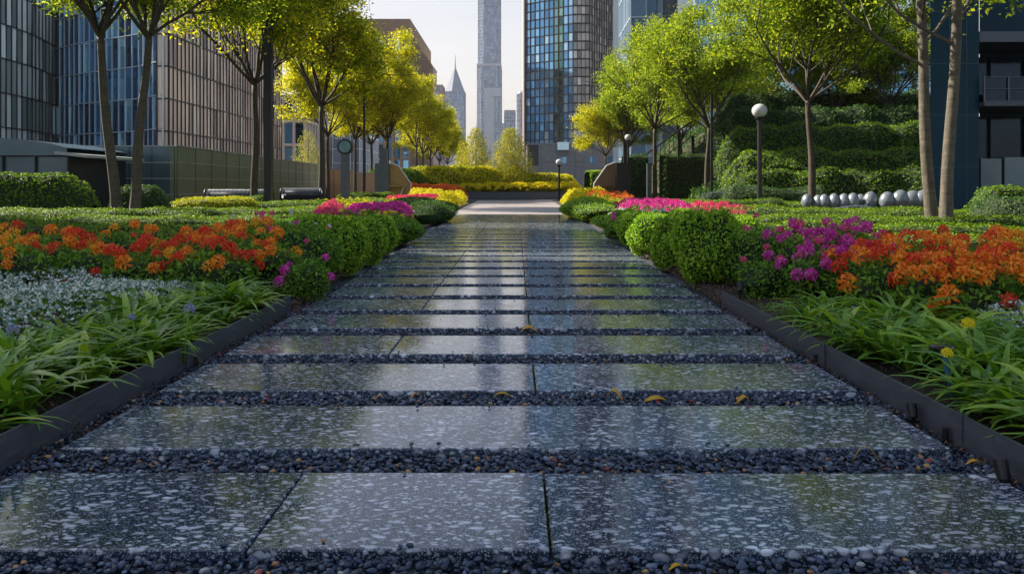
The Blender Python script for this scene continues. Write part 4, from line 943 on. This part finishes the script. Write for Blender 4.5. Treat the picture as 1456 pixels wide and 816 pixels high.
square_post('dark pole beside the angular shelter on the right', 889, 46.5, 3.6, .24)
square_post('grey monolith post beside the bright yellow tree on the left', 546, 48, 3.3, .42, 'post_grey', cat='post')
square_post('slim pale grey bollard between hedge walls on the right', 923, 45, 2.3, .26, 'post_grey', name='bollard', cat='bollard')
# round-headed sign post
Yp = 36; t = thing('sign_post','tall blue-grey post with a round teal disc head, like a clock without hands','sign post',(PX(491,Yp),Yp,0))
p = MB(); p.box(-.19,.19,-.11,.11,0,2.55); part('post', p, 'post_grey', t)
def disc(r, y0, y1, z, k=32):
    m_ = MB(); a = np.linspace(0,2*np.pi,k,endpoint=False); V=[(r*math.cos(q),y0,z+r*math.sin(q)) for q in a]+[(r*math.cos(q),y1,z+r*math.sin(q)) for q in a]
    m_.add(V,[(i,(i+1)%k,k+(i+1)%k,k+i) for i in range(k)]); m_.f.append((np.array([list(range(k-1,-1,-1))]),0)); m_.f.append((np.array([list(range(k,2*k))]),0)); return m_
dc = part('disc_case', disc(.36,-.12,.12,2.83), 'black_metal', t); part('disc_face', disc(.28,-.135,-.10,2.83), 'disc_teal', dc)
# small garden spotlights
def spot(label, x, y, s=1., blue=False, z=.03):
    t = thing('garden_spotlight', label, 'spotlight', (x,y,z)); p = MB(); p.tube([(0,0,-.03),(0,0,.05*s)], .008*s, 8); part('spike', p, 'stake_blue' if blue else 'black_metal', t)
    p = MB(); d = np.array((.0,.35,.94)); c = np.array((0,0,.05*s)); p.tube([c, c+d*.01*s, c+d*.075*s, c+d*.08*s], [.012*s,.024*s,.027*s,.027*s], 14); part('lamp_head', p, 'black_metal', t)
    p = MB(); p.box(-.03*s,.03*s,-.006,.006,.03*s,.045*s); part('bracket', p, 'black_metal', t)
spot('small black garden spotlight standing in the mulch by the end of the right edging', PX(1053,6.7), 6.7, 1.1)
spot('small black garden spotlight pressed against the right edging, beside the second slab', PX(1296,3.35)+.0, 3.33, .8, z=-.04)
spot('black garden spotlight at the right frame edge beside the front slab', PX(1441,2.62)-.03, 2.62, .9, z=-.045)
t = thing('irrigation_stake','blue stake with a black oval cap leaning among the right strap leaves','garden stake',(PX(1345,3.6),3.6,.02))
p = MB(); p.tube([(.03,0,0),(0,0,.16),(-.02,0,.22)], [.013,.013,.010], 8); part('stake', p, 'stake_blue', t)
p = MB(); p.lathe([(0,.0),(.05,.004),(.055,.014),(.03,.024),(0,.027)], (-.02,0,.22), 16); part('cap', p, 'black_metal', t, True)

# lattice rolls (bench-like wire cylinders)
def roll(label, px0, px1, Y, zc, r):
    x0,x1 = PX(px0,Y),PX(px1,Y); t = thing('lattice_roll', label, 'sculpture', ((x0+x1)/2,Y,0), 0, 'lattice rolls by the green wall'); Lh=(x1-x0)/2
    m_ = MB(); n=28
    for s_ in (-1,1):
        for k in range(n):
            a0 = 2*np.pi*k/n; tt = np.linspace(0,1,16); aa = a0+s_*tt*Lh/r*1.1; m_.tube(np.stack([-Lh+tt*2*Lh, r*np.cos(aa), zc+r*np.sin(aa)],-1), .011, 4, False)
    part('lattice', m_, 'post_grey', t)
    m_ = MB(); m_.tube([(-Lh+.06,0,zc),(Lh-.06,0,zc)], r*.8, 18); part('inner_drum', m_, 'mullion_dark', t, True)
    for x in (-Lh,Lh):
        m_ = MB(); aa = np.linspace(0,2*np.pi,25); m_.tube(np.stack([np.full(25,x), r*1.03*np.cos(aa), zc+r*1.03*np.sin(aa)],-1), .035, 8, False); part('end_ring', m_, 'mullion_dark', t, True)
    for x in (-Lh*.7,0,Lh*.7):
        m_ = MB(); m_.box(x-.05,x+.05,-r*.7,r*.7,0,zc-r*.75); part('leg', m_, 'black_metal', t)
    m_ = MB(); m_.box(-Lh,Lh,-r-.42,-r-.06,.22,.27); part('seat', m_, 'black_metal', t)
roll('long dark lattice-covered roll on legs before the green wall, left one', 294, 386, 30.5, .60, .27)
roll('second dark lattice-covered roll, farther right by the end of the green wall', 401, 457, 38, .62, .28)

# egg seats
t = thing('egg_seat_rail','curving pale tube rail joining the row of egg-shaped seats','sculpture',(11,24,0))
m_ = MB()
for dz_,dy in ((.22,-.32),(.34,-.18),(.16,-.42)):
    x = np.linspace(PX(1152,24),PX(1275,24),30)-11; m_.tube(np.stack([x, dy+.12*np.sin(x*2.2), dz_+.05*np.sin(x*3+dz_*9)],-1), .03, 8)
x = np.linspace(0,1,10); m_.tube(np.stack([PX(1212,24)-11+x*.55, -.3+x*.2, .22+.42*x**1.5],-1), .035, 8)
part('rail', m_, 'steel', t, True)
for x in (-1.6,-.8,0.,.9):
    m_ = MB(); m_.tube([(x,-.3,0),(x,-.3,.22)], .018, 6); part('leg', m_, 'black_metal', t)
eg = 'egg-shaped seats in a row'; proto=None
for i,(px,Y,s,dx) in enumerate([(1147,24.6,.95,.8),(1163,24.5,.92,.8),(1172,24.4,.95,.85),(1186,24.3,.98,.85),(1200,24.2,.98,.85),(1213,24.1,1.,.9),(1224,24.3,.95,.9),(1238,24.,1.05,1.),(1262,23.6,1.05,1.05),(1281,23.5,1.12,1.1),(1298,23.4,1.1,1.15),(1313,23.3,1.12,1.15)][:]):
    lab = ['farthest left egg-shaped grey seat, peeping out left of the tree trunk','egg-shaped seat just right of the wide tree\'s trunk','third egg-shaped seat from the left','fourth egg-shaped seat from the left','fifth egg-shaped seat from the left','sixth egg-shaped seat from the left','seventh egg-shaped seat, dark upper side','egg-shaped seat where the pale rail crosses the row','first of the four larger egg seats right of the rail','second of the four larger egg seats right of the rail','third of the four larger egg seats right of the rail','rightmost egg-shaped seat, nearest the pale trunks'][i]
    if proto is None:
        proto = thing('egg_stool', lab, 'stool', (PX(px,Y),Y,0), 0, eg); a = np.linspace(-np.pi/2,np.pi/2,12); m_ = MB(); m_.lathe(np.stack([np.cos(a)*.22*(1-.10*np.sin(a)), np.sin(a)*.26+.54],-1), k=20); part('shell', m_, 'egg', proto, True)
        m_ = MB(); m_.lathe([(.09,0),(.09,.02),(.03,.05),(.03,.30)], k=10); part('leg', m_, 'steel', proto); proto.scale=(dx*s,s,s)
    else: dup(proto, (PX(px,Y),Y,0), 0, (dx*s,s,s), lab, eg)

# angular shelters
def shelter(label, px, Y, mirror, gold):
    t = thing('angular_shelter', label, 'shelter', (PX(px,Y),Y,0), 0, 'angular shelters facing each other'); s = -1 if mirror else 1
    side = [(-.85,0.),(-.85,1.15),(-.15,2.15),(.35,2.35),(.35,0.)]
    def panel(y0,y1,poly):
        m_=MB(); n=len(poly); V=[(s*x,y0,z) for x,z in poly]+[(s*x,y1,z) for x,z in poly]; m_.add(V,[(i,(i+1)%n,n+(i+1)%n,n+i) for i in range(n)]); m_.f.append((np.array([list(range(n))]),0)); m_.f.append((np.array([list(range(2*n-1,n-1,-1))]),0)); return m_
    part('side_panel', panel(.35,.42,side), gold, t)
    m_ = MB(); m_.box(min(s*.36,s*1.15),max(s*.36,s*1.15),-.1,.42,0,2.3); part('back_wall', m_, 'black_metal' if not mirror else 'post_grey', t)
    m_ = MB()
    for a_,b_ in ((side[0],side[1]),(side[1],side[2]),(side[2],side[3])):
        m_.tube([(s*a_[0],.30,a_[1]),(s*b_[0],.30,b_[1])], .045, 6)
    part('frame', m_, 'white_paint', t)
    m_ = MB(); q = np.linspace(0,1,12); m_.tube(np.stack([s*(-.62+.42*q**.7), np.full(12,.1), .98*(1-q**1.8)+.02],-1), .035, 6); part('bracket', m_, 'white_paint', t, True)
    m_ = MB(); m_.box(min(-s*.6,s*.34),max(-s*.6,s*.34),-.1,.34,.98,1.04); part('shelf', m_, gold, t)
    m_ = MB(); m_.box(min(-s*.2,s*.34),max(-s*.2,s*.34),-.1,.34,.42,.48); part('seat', m_, gold, t)
shelter('angular brown shelter with white sloping frame and dark back, right of the path', 867, 43, False, 'wood_brown')
shelter('angular golden wooden shelter facing the path on the left', 562, 44, True, 'wood_gold')

# ================================================================== LEFT WALLS
def panel_wall(name, label, p0, p1, z1, rows, cols, mat, trim, thick=.3, group=None, z0=0, cat='wall'):
    p0=np.array(p0,float); p1=np.array(p1,float); c=(p0+p1)/2; t=thing(name,label,cat,(c[0],c[1],0),0,group); u=p1-p0; Lw=np.linalg.norm(u); u/=Lw; n_=np.array((u[1],-u[0]))
    m_=MB(); U=np.array((u[0],u[1],0)); N_=np.array((n_[0],n_[1],0)); m_.obox(-N_*thick/2+np.array((0,0,(z0+z1)/2)), U*Lw/2, N_*thick/2, (0,0,(z1-z0)/2)); part('wall', m_, mat, t)
    m_=MB()
    for i in range(1,rows): m_.obox(N_*.012+np.array((0,0,z0+(z1-z0)*i/rows)), U*(Lw/2-.01), N_*.02, (0,0,.016))
    m_.obox(N_*.0+np.array((0,0,z1+.022)), U*(Lw/2+.03), N_*(.05), (0,0,.02)); part('trim', m_, trim, t)
    m_=MB()
    for i in range(cols+1): m_.obox(U*(Lw*(i/cols-.5))+N_*.005+np.array((0,0,(z0+z1)/2)), U*.012, N_*.008, (0,0,(z1-z0)/2-.01))
    part('joints', m_, 'mullion_dark', t); return t
wt = panel_wall('panelled_wall','long dark green panelled wall with pale lines, receding behind the left trees', (PX(252,32),32), (PX(456,61),61), 2.66, 4, 14, 'wall_green', 'trim_pale')
panel_wall('panelled_wall','blue-grey glassy panel wall facing the camera, left of the green wall', (PX(88,32),32.0), (PX(248,32),32.0), 2.64, 4, 5, 'wall_teal', 'trim_pale')
m_=MB(); m_.box(-.13,.13,-.02,.02,-.16,.16); 
o = part('plaque', m_, 'brass'); o.location=(PX(285,35)-.02,34.6,PZ(263,35)); o.rotation_euler=(0,0,math.atan2(29,-1.37)); o.scale=(1.9,1,.9); tag(o,'small blank yellow plaque on the green panelled wall','plaque')
# arched-roof pavilion at far left
t = thing('pavilion','low blue-green glass pavilion with a shallow arched roof at the left edge','pavilion',(-17.3,27,0)); 
gg=MB(); bb=MB(); facade(gg,bb,(-21,0-.0),(1.7,0),0,2.05,1.15,1.0,.05,.04,.05,.03,.004); part('glazing', gg, 'wall_teal', t); part('mullions', bb, 'mullion_dark', t)
q=np.linspace(-1,1,16); arc=[(x*4.0-2.3,2.08+.65*math.sqrt(max(0,1-(x*.92)**2))) for x in q]; m_=MB(); n=len(arc)
V=[(x,-.15,z) for x,z in arc]+[(x,4.,z) for x,z in arc]+[(x,-.15,2.07) for x,z in arc]+[(x,4.,2.07) for x,z in arc]
m_.add(V,[(i,i+1,n+i+1,n+i) for i in range(n-1)]+[(i,2*n+i,2*n+i+1,i+1) for i in range(n-1)]+[(n+i,n+i+1,3*n+i+1,3*n+i) for i in range(n-1)]); part('arched_roof', m_, 'wall_teal', t, False)
m_=MB(); m_.obox((1.9,1.8,2.1),(.55,0,-.06),(0,2.1,0),(0,0,.05)); part('eave', m_, 'trim_pale', t)
m_=MB(); m_.box(.9,1.65,.1,4,0,2.0); part('side_wall', m_, 'mullion_dark', t)
# sand-coloured walls farther along
panel_wall('sandstone_wall','sand-coloured banded stone wall beyond the green wall', (PX(458,56),56), (PX(506,60),60), 2.2, 7, 3, 'stone_sand', 'stone_sand')
t=thing('curved_wall','curved pale timber-look wall behind the sign post on the left','wall',(PX(515,57),57,0)); m_=MB(); a=np.linspace(-1.0,1.0,18)
out_=[(1.6*math.sin(q),-1.2*math.cos(q)+.8) for q in a]; m_.prism(out_+[(x,y+.25) for x,y in out_[::-1]],0,1.95); part('wall',m_,'stone_sand',t)
m_=MB(); m_.prism([(x*1.02,y-.03) for x,y in out_]+[(x,y+.27) for x,y in out_[::-1]],1.955,2.02); part('coping',m_,'trim_pale',t)
# stair rail at right
t=thing('stair_rail','dark diagonal stair rail with thin balusters climbing the right slope behind the trees','railing',(0,0,0)); Yr=51
a0=np.array((PX(900,Yr),Yr,PZ(233,Yr))); a1=np.array((PX(985,Yr),Yr,PZ(172,Yr))); m_=MB(); m_.tube([a0,a1],.06,6); part('handrail',m_,'black_metal',t)
m_=MB(); m_.tube([a0-(0,0,1.0),a1-(0,0,1.0)],.04,6); part('stringer',m_,'black_metal',t)
m_=MB()
for k in range(14): q=a0+(a1-a0)*(k+.5)/14; m_.box(q[0]-.02,q[0]+.02,Yr-.02,Yr+.02,q[2]-1.0,q[2]-.02)
part('balusters',m_,'black_metal',t)
m_=MB(); m_.box(a0[0]-.1,a0[0]+.1,Yr-.1,Yr+.1,0,a0[2]-1.0); part('footing',m_,'black_metal',t); 
m_=MB(); m_.box(a1[0]-.1,a1[0]+.1,Yr-.1,Yr+.1,2,a1[2]-1.0); part('footing',m_,'black_metal',t)

# ================================================================== BUILDINGS
# --- left
c0 = [(PX(x,Y),Y) for x,Y in [(-140,74),(-60,76),(0,80),(45,86),(78,93)]]
t,b = building('glass_building','pale curved glass building with many thin mullions at the far left', c0+[(PX(78,110)-4,110),(PX(-140,100),100)], 25, 1.05, 3.4, 'glass_silver','mullion_dark', edges=[0,1,2,3], bw=.10, bd=.06, hw=.10, tilt=.02, body='mullion_dark')
c0 = [(PX(78,93)+.02,93.1),(PX(120,89),89),(PX(160,86.5),86.5),(PX(198,84),84),(PX(232,80),80)]
t,b = building('glass_building','navy blue glass building with pale vertical lines behind the nearest left trees', c0+[(PX(232,80)+.05,112),(PX(84,92),112)], 24.5, 1.15, 3.6, 'glass_navy','mullion_light', edges=[0,1,2,3], bw=.07, bd=.07, hw=.09, tilt=.012, body='mullion_dark')
xB = PX(233,80)+.4
t,b = building('ribbed_building','tan ribbed tower with close vertical fins, right of the navy glass', [(xB,80.2),(xB+.4,97),(xB+.2,118),(xB-6,118),(xB-1.2,80.2)], 23.5, .95, 3.4, 'glass_warm','mullion_dark', edges=[0,1,4], bw=.10, bd=.07, hw=.12, hd=.10, tilt=.015, body='mullion_dark')
t,b = building('office_block','pinkish office block with a grid of dark windows, seen under the left tree crowns', [(PX(372,140),140),(PX(434,140),140),(PX(434,140),165),(PX(372,140),165)], 17, 1.9, 4.2, 'glass_navy','rib_tan', edges=[0,1], bw=.45, bd=.3, hw=.45, hd=.3, body='stone_pink')
t,b = building('brown_office_block','tall brown office block with a plain parapet band, behind the yellow trees', [(PX(440,200),200),(PX(583,200),200),(PX(583,200),249),(PX(440,200),249)], 39.8, 2.2, 4.0, 'glass_navy','stone_brown', edges=[0,1,3], bw=.7, bd=.6, hw=.5, hd=.3, body='stone_brown', roof='stone_brown', parapet=3.9)
t,b = building('pale_block','narrow pale block seen behind the sign post', [(PX(473,150),150),(PX(511,150),150),(PX(511,150),170),(PX(473,150),170)], 11, 1.6, 2.6, 'glass_farpale','white_paint', edges=[0,1], body='white_paint', roof='white_paint')
t,b = building('distant_block','mid-distance grey-pink slab tower beside the spired tower', [(PX(608,480),480),(PX(617,480),480),(PX(617,480),500),(PX(608,480),500)], PZ(97,480), 1.5, 4.0, 'glass_far','stone_pink', edges=[0], bw=.5, hw=1.2, body='stone_pink', roof='stone_pink')
t,b = building('distant_block','lower pinkish tower in front of the spired tower', [(PX(620,450),450),(PX(629,450),450),(PX(629,450),465),(PX(620,450),465)], PZ(122,450), 1.4, 3.6, 'glass_far','stone_pink', edges=[0,1], bw=.5, hw=.9, body='stone_pink', roof='far_metal')
# spired tower
Yt=900; b0=PX(634,Yt); b1=PX(661,Yt); cx=(b0+b1)/2; hwid=(b1-b0)/2
t=thing('spired_tower','distant blue-grey tower with a pointed crown and thin spire','skyscraper',(cx,Yt,0)); gg=MB(); bb=MB(); zt=PZ(132,Yt)
for (p0,p1) in (((-hwid,-10),(-3,-14)),((-3,-14),(3,-14)),((3,-14),(hwid,-10)),((hwid,-10),(hwid,12)),((-hwid,12),(-hwid,-10))): facade(gg,bb,p0,p1,0,zt,1.8,4.2,.35,.3,.5,.3,.004)
cw = part('curtain_wall',gg,'glass_far',t); part('mullions',bb,'far_metal',cw)
m_=MB(); zp=PZ(95,Yt); V=[(-hwid,-10,zt),(-3,-14,zt),(3,-14,zt),(hwid,-10,zt),(hwid,12,zt),(-hwid,12,zt),(0,-2,zp)]; m_.add(V,[(i,(i+1)%6,6) for i in range(6)]); part('crown',m_,'far_metal',t)
m_=MB(); m_.tube([(0,-2,zp-3),(0,-2,zp+4),(0,-2,PZ(78,Yt))],[1.,.6,.15],6); part('spire',m_,'far_metal',t)
m_=MB(); m_.prism([(-hwid+.6,-9),(-3,-13.3),(3,-13.3),(hwid-.6,-9),(hwid-.6,11),(-hwid+.6,11)],0,zt-1); part('wall',m_,'glass_far',t)
m_=MB(); m_.box(-hwid*.72,hwid*.55,-14.8,-13.9,zt*.1,PZ(160,Yt)); part('front_bay',m_,'glass_farpale',t)
# tall skyscraper
Yt=1000; k_=Yt/F; cx=PX(696,Yt); t=thing('skyscraper','tallest slender blue-grey skyscraper in the gap of the avenue','skyscraper',(cx,Yt,0)); gg=MB(); bb=MB(); g2=MB(); b2=MB()
hw_=17*k_; H1=PZ(97,Yt); H2=PZ(-42,Yt)
def oct_(hx,hy,c): return [(-hx,-hy+c),(-hx+c,-hy),(hx-c,-hy),(hx,-hy+c),(hx,hy),(-hx,hy)]
P1=oct_(hw_,15,5); 
for i in range(6): facade(gg,bb,P1[i],P1[(i+1)%6],0,H1,2.2,4.4,.35,.4,.5,.3,.004)
P2=oct_(hw_*.93,13.5,7)
for i in range(6): facade(g2,b2,P2[i],P2[(i+1)%6],H1,H2,2.2,4.4,.35,.4,.5,.3,.004)
cw = part('lower_curtain_wall',gg,'glass_far',t); part('mullions',bb,'far_metal',cw); cw = part('upper_curtain_wall',g2,'glass_far',t); part('mullions',b2,'far_metal',cw)
m_=MB(); m_.prism([(x*.97,y*.97) for x,y in P1],0,H1-1); m_.prism([(x*.97,y*.97) for x,y in P2],H1-.5,H2-1); part('wall',m_,'glass_far',t)
m_=MB(); q=np.linspace(-1,1,14); ring=[(x*hw_*1.01,-15.4-1.6*(1-x*x)) for x in q]; m_.prism(ring+[(hw_*1.01,15.2),(-hw_*1.01,15.2)],H1,H1+3.2); part('shoulder_band',m_,'glass_farpale',t)
m_=MB(); m_.box(-6.5,6.5,-17.2,-15.2,0,PZ(128,Yt)); part('centre_bay',m_,'glass_farpale',t)
m_=MB(); m_.box(3,hw_-.5,-18.6,-15.4,PZ(140,Yt),PZ(152,Yt)*1.0+22); part('corner_box',m_,'glass_farpale',t)
m_=MB(); m_.prism([(x*.9,y*.9) for x,y in P2],H2,H2+3); part('roof',m_,'far_metal',t)
m_=MB()
for x in np.linspace(-hw_*.85,hw_*.85,5): m_.box(x-.4,x+.4,-15.9,-15.2,0,H1)
part('fins',m_,'far_metal',t)
# two small distant ones and the rounded one
t,b = building('distant_block','small distant tower with a curved top, right of the tallest skyscraper', [(PX(717,850),850),(PX(733,850),850),(PX(733,850),880),(PX(717,850),880)], PZ(160,850), 2., 4., 'glass_far','far_metal', edges=[0,1,3], bw=.5, hw=.8, body='far_metal', roof='far_metal', parapet=2)
t,b = building('distant_block','tiny far block just right of the tallest skyscraper', [(PX(711,1200),1200),(PX(722,1200),1200),(PX(722,1200),1230),(PX(711,1200),1230)], PZ(176,1200), 3., 5., 'glass_farpale','far_metal', edges=[0], bw=.5, hw=1., body='far_metal', roof='far_metal')
Yt=600; t=thing('rounded_tower','distant rounded pale blue tower touching the left edge of the big glass tower','skyscraper',(PX(743,Yt),Yt,0)); rr=8*Yt/F; gg=MB(); bb=MB(); a=np.linspace(-np.pi*1.05,.05*np.pi,13); zt=PZ(134,Yt)
for q0,q1 in zip(a[:-1],a[1:]): facade(gg,bb,(rr*math.cos(q0),rr*math.sin(q0)),(rr*math.cos(q1),rr*math.sin(q1)),0,zt,2.,3.8,.3,.25,.5,.2,.004)
part('curtain_wall',gg,'glass_farpale',t); part('mullions',bb,'far_metal',t); m_=MB(); m_.lathe([(rr,zt),(rr*.85,zt+1.6),(0,zt+2.6)],k=24); part('roof',m_,'far_metal',t,True)
m_=MB(); m_.lathe([(rr*.95,0),(rr*.95,zt)],k=20); part('wall',m_,'glass_farpale',t,True)
# --- big blue glass tower
def bands(u,v,n):
    r_=rng.random(n); mi=np.zeros(n,int); mi[(u>.60)&(u<.78)]=1; mi[(u>=.86)&(u<.95)]=2; return mi
Yb=250; pA=[(PX(748,Yb),Yb),(PX(815,240),240),(PX(838,240),240),(PX(878,255),255)]
poly=pA+[(PX(878,255),285),(PX(748,Yb),285)]; b=np.mean(np.array(poly),0)
t=thing('glass_tower','huge blue glass tower with a grid of panes rising right of the path end','skyscraper',(b[0],b[1],0)); gg=MB(); bb=MB(); g3=MB(); b3=MB(); HB=175
facade(gg,bb,pA[0],pA[1],13,HB,1.75,2.75,.16,.30,.32,.22,.004,gmi=bands,base=b)
facade(g3,b3,pA[1],pA[2],13,HB,1.4,2.75,.16,.30,.42,.22,.010,base=b); facade(g3,b3,pA[2],pA[3],13,HB,1.5,2.75,.16,.30,.42,.22,.012,base=b)
g4=MB(); facade(g4,bb,poly[5],pA[0],13,HB,2.2,2.75,.16,.3,.3,.2,.01,base=b)
part('blue_curtain_wall',gg,['glass_blue','glass_teal','glass_gold'],t); gw_ = part('grey_curtain_wall',g3,'glass_bronze',t); part('side_curtain_wall',g4,'glass_blue',t); part('mullions',bb,'mullion_dark',t); part('mullions',b3,'mullion_dark',gw_)
m_=MB(); m_.prism([tuple((np.array(p)-b)*.96) for p in poly],0,HB-1); part('core_wall',m_,'mullion_dark',t)
m_=MB(); m_.prism([tuple((np.array(p)-b)*1.0) for p in poly],HB+.3,HB+3); part('roof',m_,'mullion_dark',t)
m_=MB(); m_.box(pA[0][0]-b[0]-.9,pA[0][0]-b[0]-.4,-10,10,0,HB); part('edge_fin',m_,'rib_tan',t)
t=thing('podium','plain grey stone podium with small windows at the foot of the big glass tower','podium',(PX(805,225),225,0)); x0=PX(750,225)-PX(805,225); x1=PX(900,225)-PX(805,225); zt=PZ(206,225)
m_=MB(); m_.box(x0,x1,0,20,0,zt); part('wall',m_,'stone_grey',t); m_=MB(); m_.box(x0-.2,x1+.2,-.2,20,zt+.01,zt+.5); part('coping',m_,'stone_grey',t)
m_=MB()
for z in (4,8): m_.box(x0,x1,-.012,.01,z-.03,z+.03)
for x in np.arange(x0+4,x1,5.): m_.box(x-.03,x+.03,-.016,.01,0,zt)
part('joints',m_,'mullion_dark',t)
for px_,py_ in ((802,228),(843,228),(868,227)): m_=MB(); x=PX(px_,225)-PX(805,225); z=PZ(py_,225); m_.box(x-.7,x+.7,-.05,.1,z-.9,z+.9); part('window',m_,'glass_navy',t)
m_=MB(); m_.box(PX(792,225)-PX(805,225),PX(808,225)-PX(805,225),-2.5,-.01,PZ(214,225),PZ(203,225)); part('window_bay',m_,'glass_pale',t)
m_=MB(); m_.box(x0,x0+3.2,-.3,-.01,zt-6,zt-.1); part('dark_panel',m_,'mullion_dark',t)
# --- pale glass block and slate panel
t,b = building('glass_building','pale blue glass building with large panes between the big tower and the right trees', [(PX(881,190),190),(PX(897,168),168),(PX(941,168),168),(PX(941,168),205),(PX(881,190),205)], 98, 3.0, 7.6, 'glass_pale','mullion_light', edges=[0,1], bw=.12, hw=.28, tilt=.006, body='mullion_blue')
t,b = building('slate_building','dark slate-blue windowless building edge behind the right trees', [(PX(942,164),164),(PX(987,164),164),(PX(987,164),200),(PX(942,164),200)], 102, 6, 7.6, 'panel_slate','mullion_blue', edges=[0,1], bw=.1, hw=.12, tilt=0, body='panel_slate')
t,b = building('glass_building','bright blue glass building glimpsed through the right tree crowns', [(PX(988,118),118),(PX(1160,118),118),(PX(1340,105),105),(PX(1340,105),135),(PX(988,118),135)], 64, 2.0, 3.6, 'glass_blue','mullion_light', edges=[0,1], bw=.25, hw=.4, tilt=.012, body='mullion_blue')
t,b = building('terrace_house','dark low building with a framed window at the top of the right slope', [(PX(1100,62),62),(PX(1300,62),62),(PX(1300,62),75),(PX(1100,62),75)], 9.5, 2.6, 3.0, 'glass_navy','post_grey', z0=2, edges=[0], bw=.22, hw=.2, body='panel_blue', roof='panel_blue')
# --- navy building at right edge
xw=PX(1323,24); t=thing('navy_building','dark navy panel-clad building with a balcony at the right edge','building',(xw,24,0))
xe=PX(1392,24)-xw; m_=MB(); m_.prism([(0,0),(xe,0),(xe+8.3,14),(8.3,14)],0,12); part('wall',m_,'panel_blue',t)
m_=MB(); m_.prism([(xe+1.35,2.2),(16,2.2),(16,14),(xe+8.4,14)],0,12); part('recessed_wall',m_,'panel_blue',t)
m_=MB()
for z in (1.6,3.2,4.8,6.4,8.): m_.box(.01,xe-.01,-.012,.01,z-.008,z+.008)
for x in (xe*.38,xe*.74): m_.box(x-.008,x+.008,-.016,.01,0,12)
part('joints',m_,'mullion_blue',t)
m_=MB(); m_.box(xe+.02,16,-.25,2.19,PZ(152,24),PZ(146,24)); bs = part('balcony_slab',m_,'soffit',t)
m_=MB(); m_.box(xe+.04,16,-.15,-.12,PZ(145,24),PZ(112,24)); part('balustrade_glass',m_,'glass_dark',bs)
m_=MB(); 
for z in (PZ(145,24),PZ(128,24),PZ(111,24)): m_.tube([(xe+.03,-.18,z),(16,-.18,z)],.018,6)
for x in np.arange(xe+.05,12,.75): m_.box(x-.02,x+.02,-.2,-.16,PZ(146,24),PZ(110,24))
part('balcony_rail',m_,'post_grey',bs)
m_=MB(); m_.box(xe+.02,16,.0,2.19,PZ(60,24),PZ(45,24)); part('upper_slab',m_,'panel_slate',t)
for i in range(4):
    x=xe+.5+i*1.15; m_=MB(); m_.box(x,x+1.0,2.1,2.19,.1,PZ(158,24)); part('window',m_,'glass_dark',t)
    m_=MB(); m_.box(x,x+1.0,2.1,2.19,PZ(140,24),PZ(66,24)); part('window',m_,'glass_dark',t)
m_=MB(); m_.box(xe+.3,xe+.95,.4,.9,0,PZ(225,24)); m_.box(xe+1.05,16,.4,.9,0,PZ(223,24)); part('terrace_screen',m_,'wall_teal',t)
m_=MB(); m_.prism([(-.1,-.1),(16.1,-.1),(16.1,14.1),(8.1,14.1)],12.01,12.5); part('roof',m_,'panel_slate',t)
# --- tall unseen block added left of the frame to shade the near garden
t,b = building('added_shade_block','tall glass-clad block added out of view on the left to shade the garden', [(-62,2),(-37,2),(-37,27),(-62,27)], 52, 2.4, 3.6, 'glass_navy','mullion_light', edges=[0,1,2], tilt=.01, body='mullion_dark')

# ================================================================== AIR
hz_ = MB(); hz_.box(-1500,1500,-200,1800,-1.2,420); hb = part('haze', hz_, 'black_metal'); hb.data.materials.clear()
m = bpy.data.materials.new('air'); m.use_nodes = True; nt = m.node_tree; nt.nodes.clear(); o_ = nt.nodes.new('ShaderNodeOutputMaterial'); pv = nt.nodes.new('ShaderNodeVolumePrincipled')
pv.inputs['Color'].default_value = (.93,.94,.97,1); pv.inputs['Density'].default_value = .00010; nt.links.new(pv.outputs[0], o_.inputs['Volume']); hb.data.materials.append(m)
stuff(hb, 'pale thin haze softening the distant towers', 'haze')
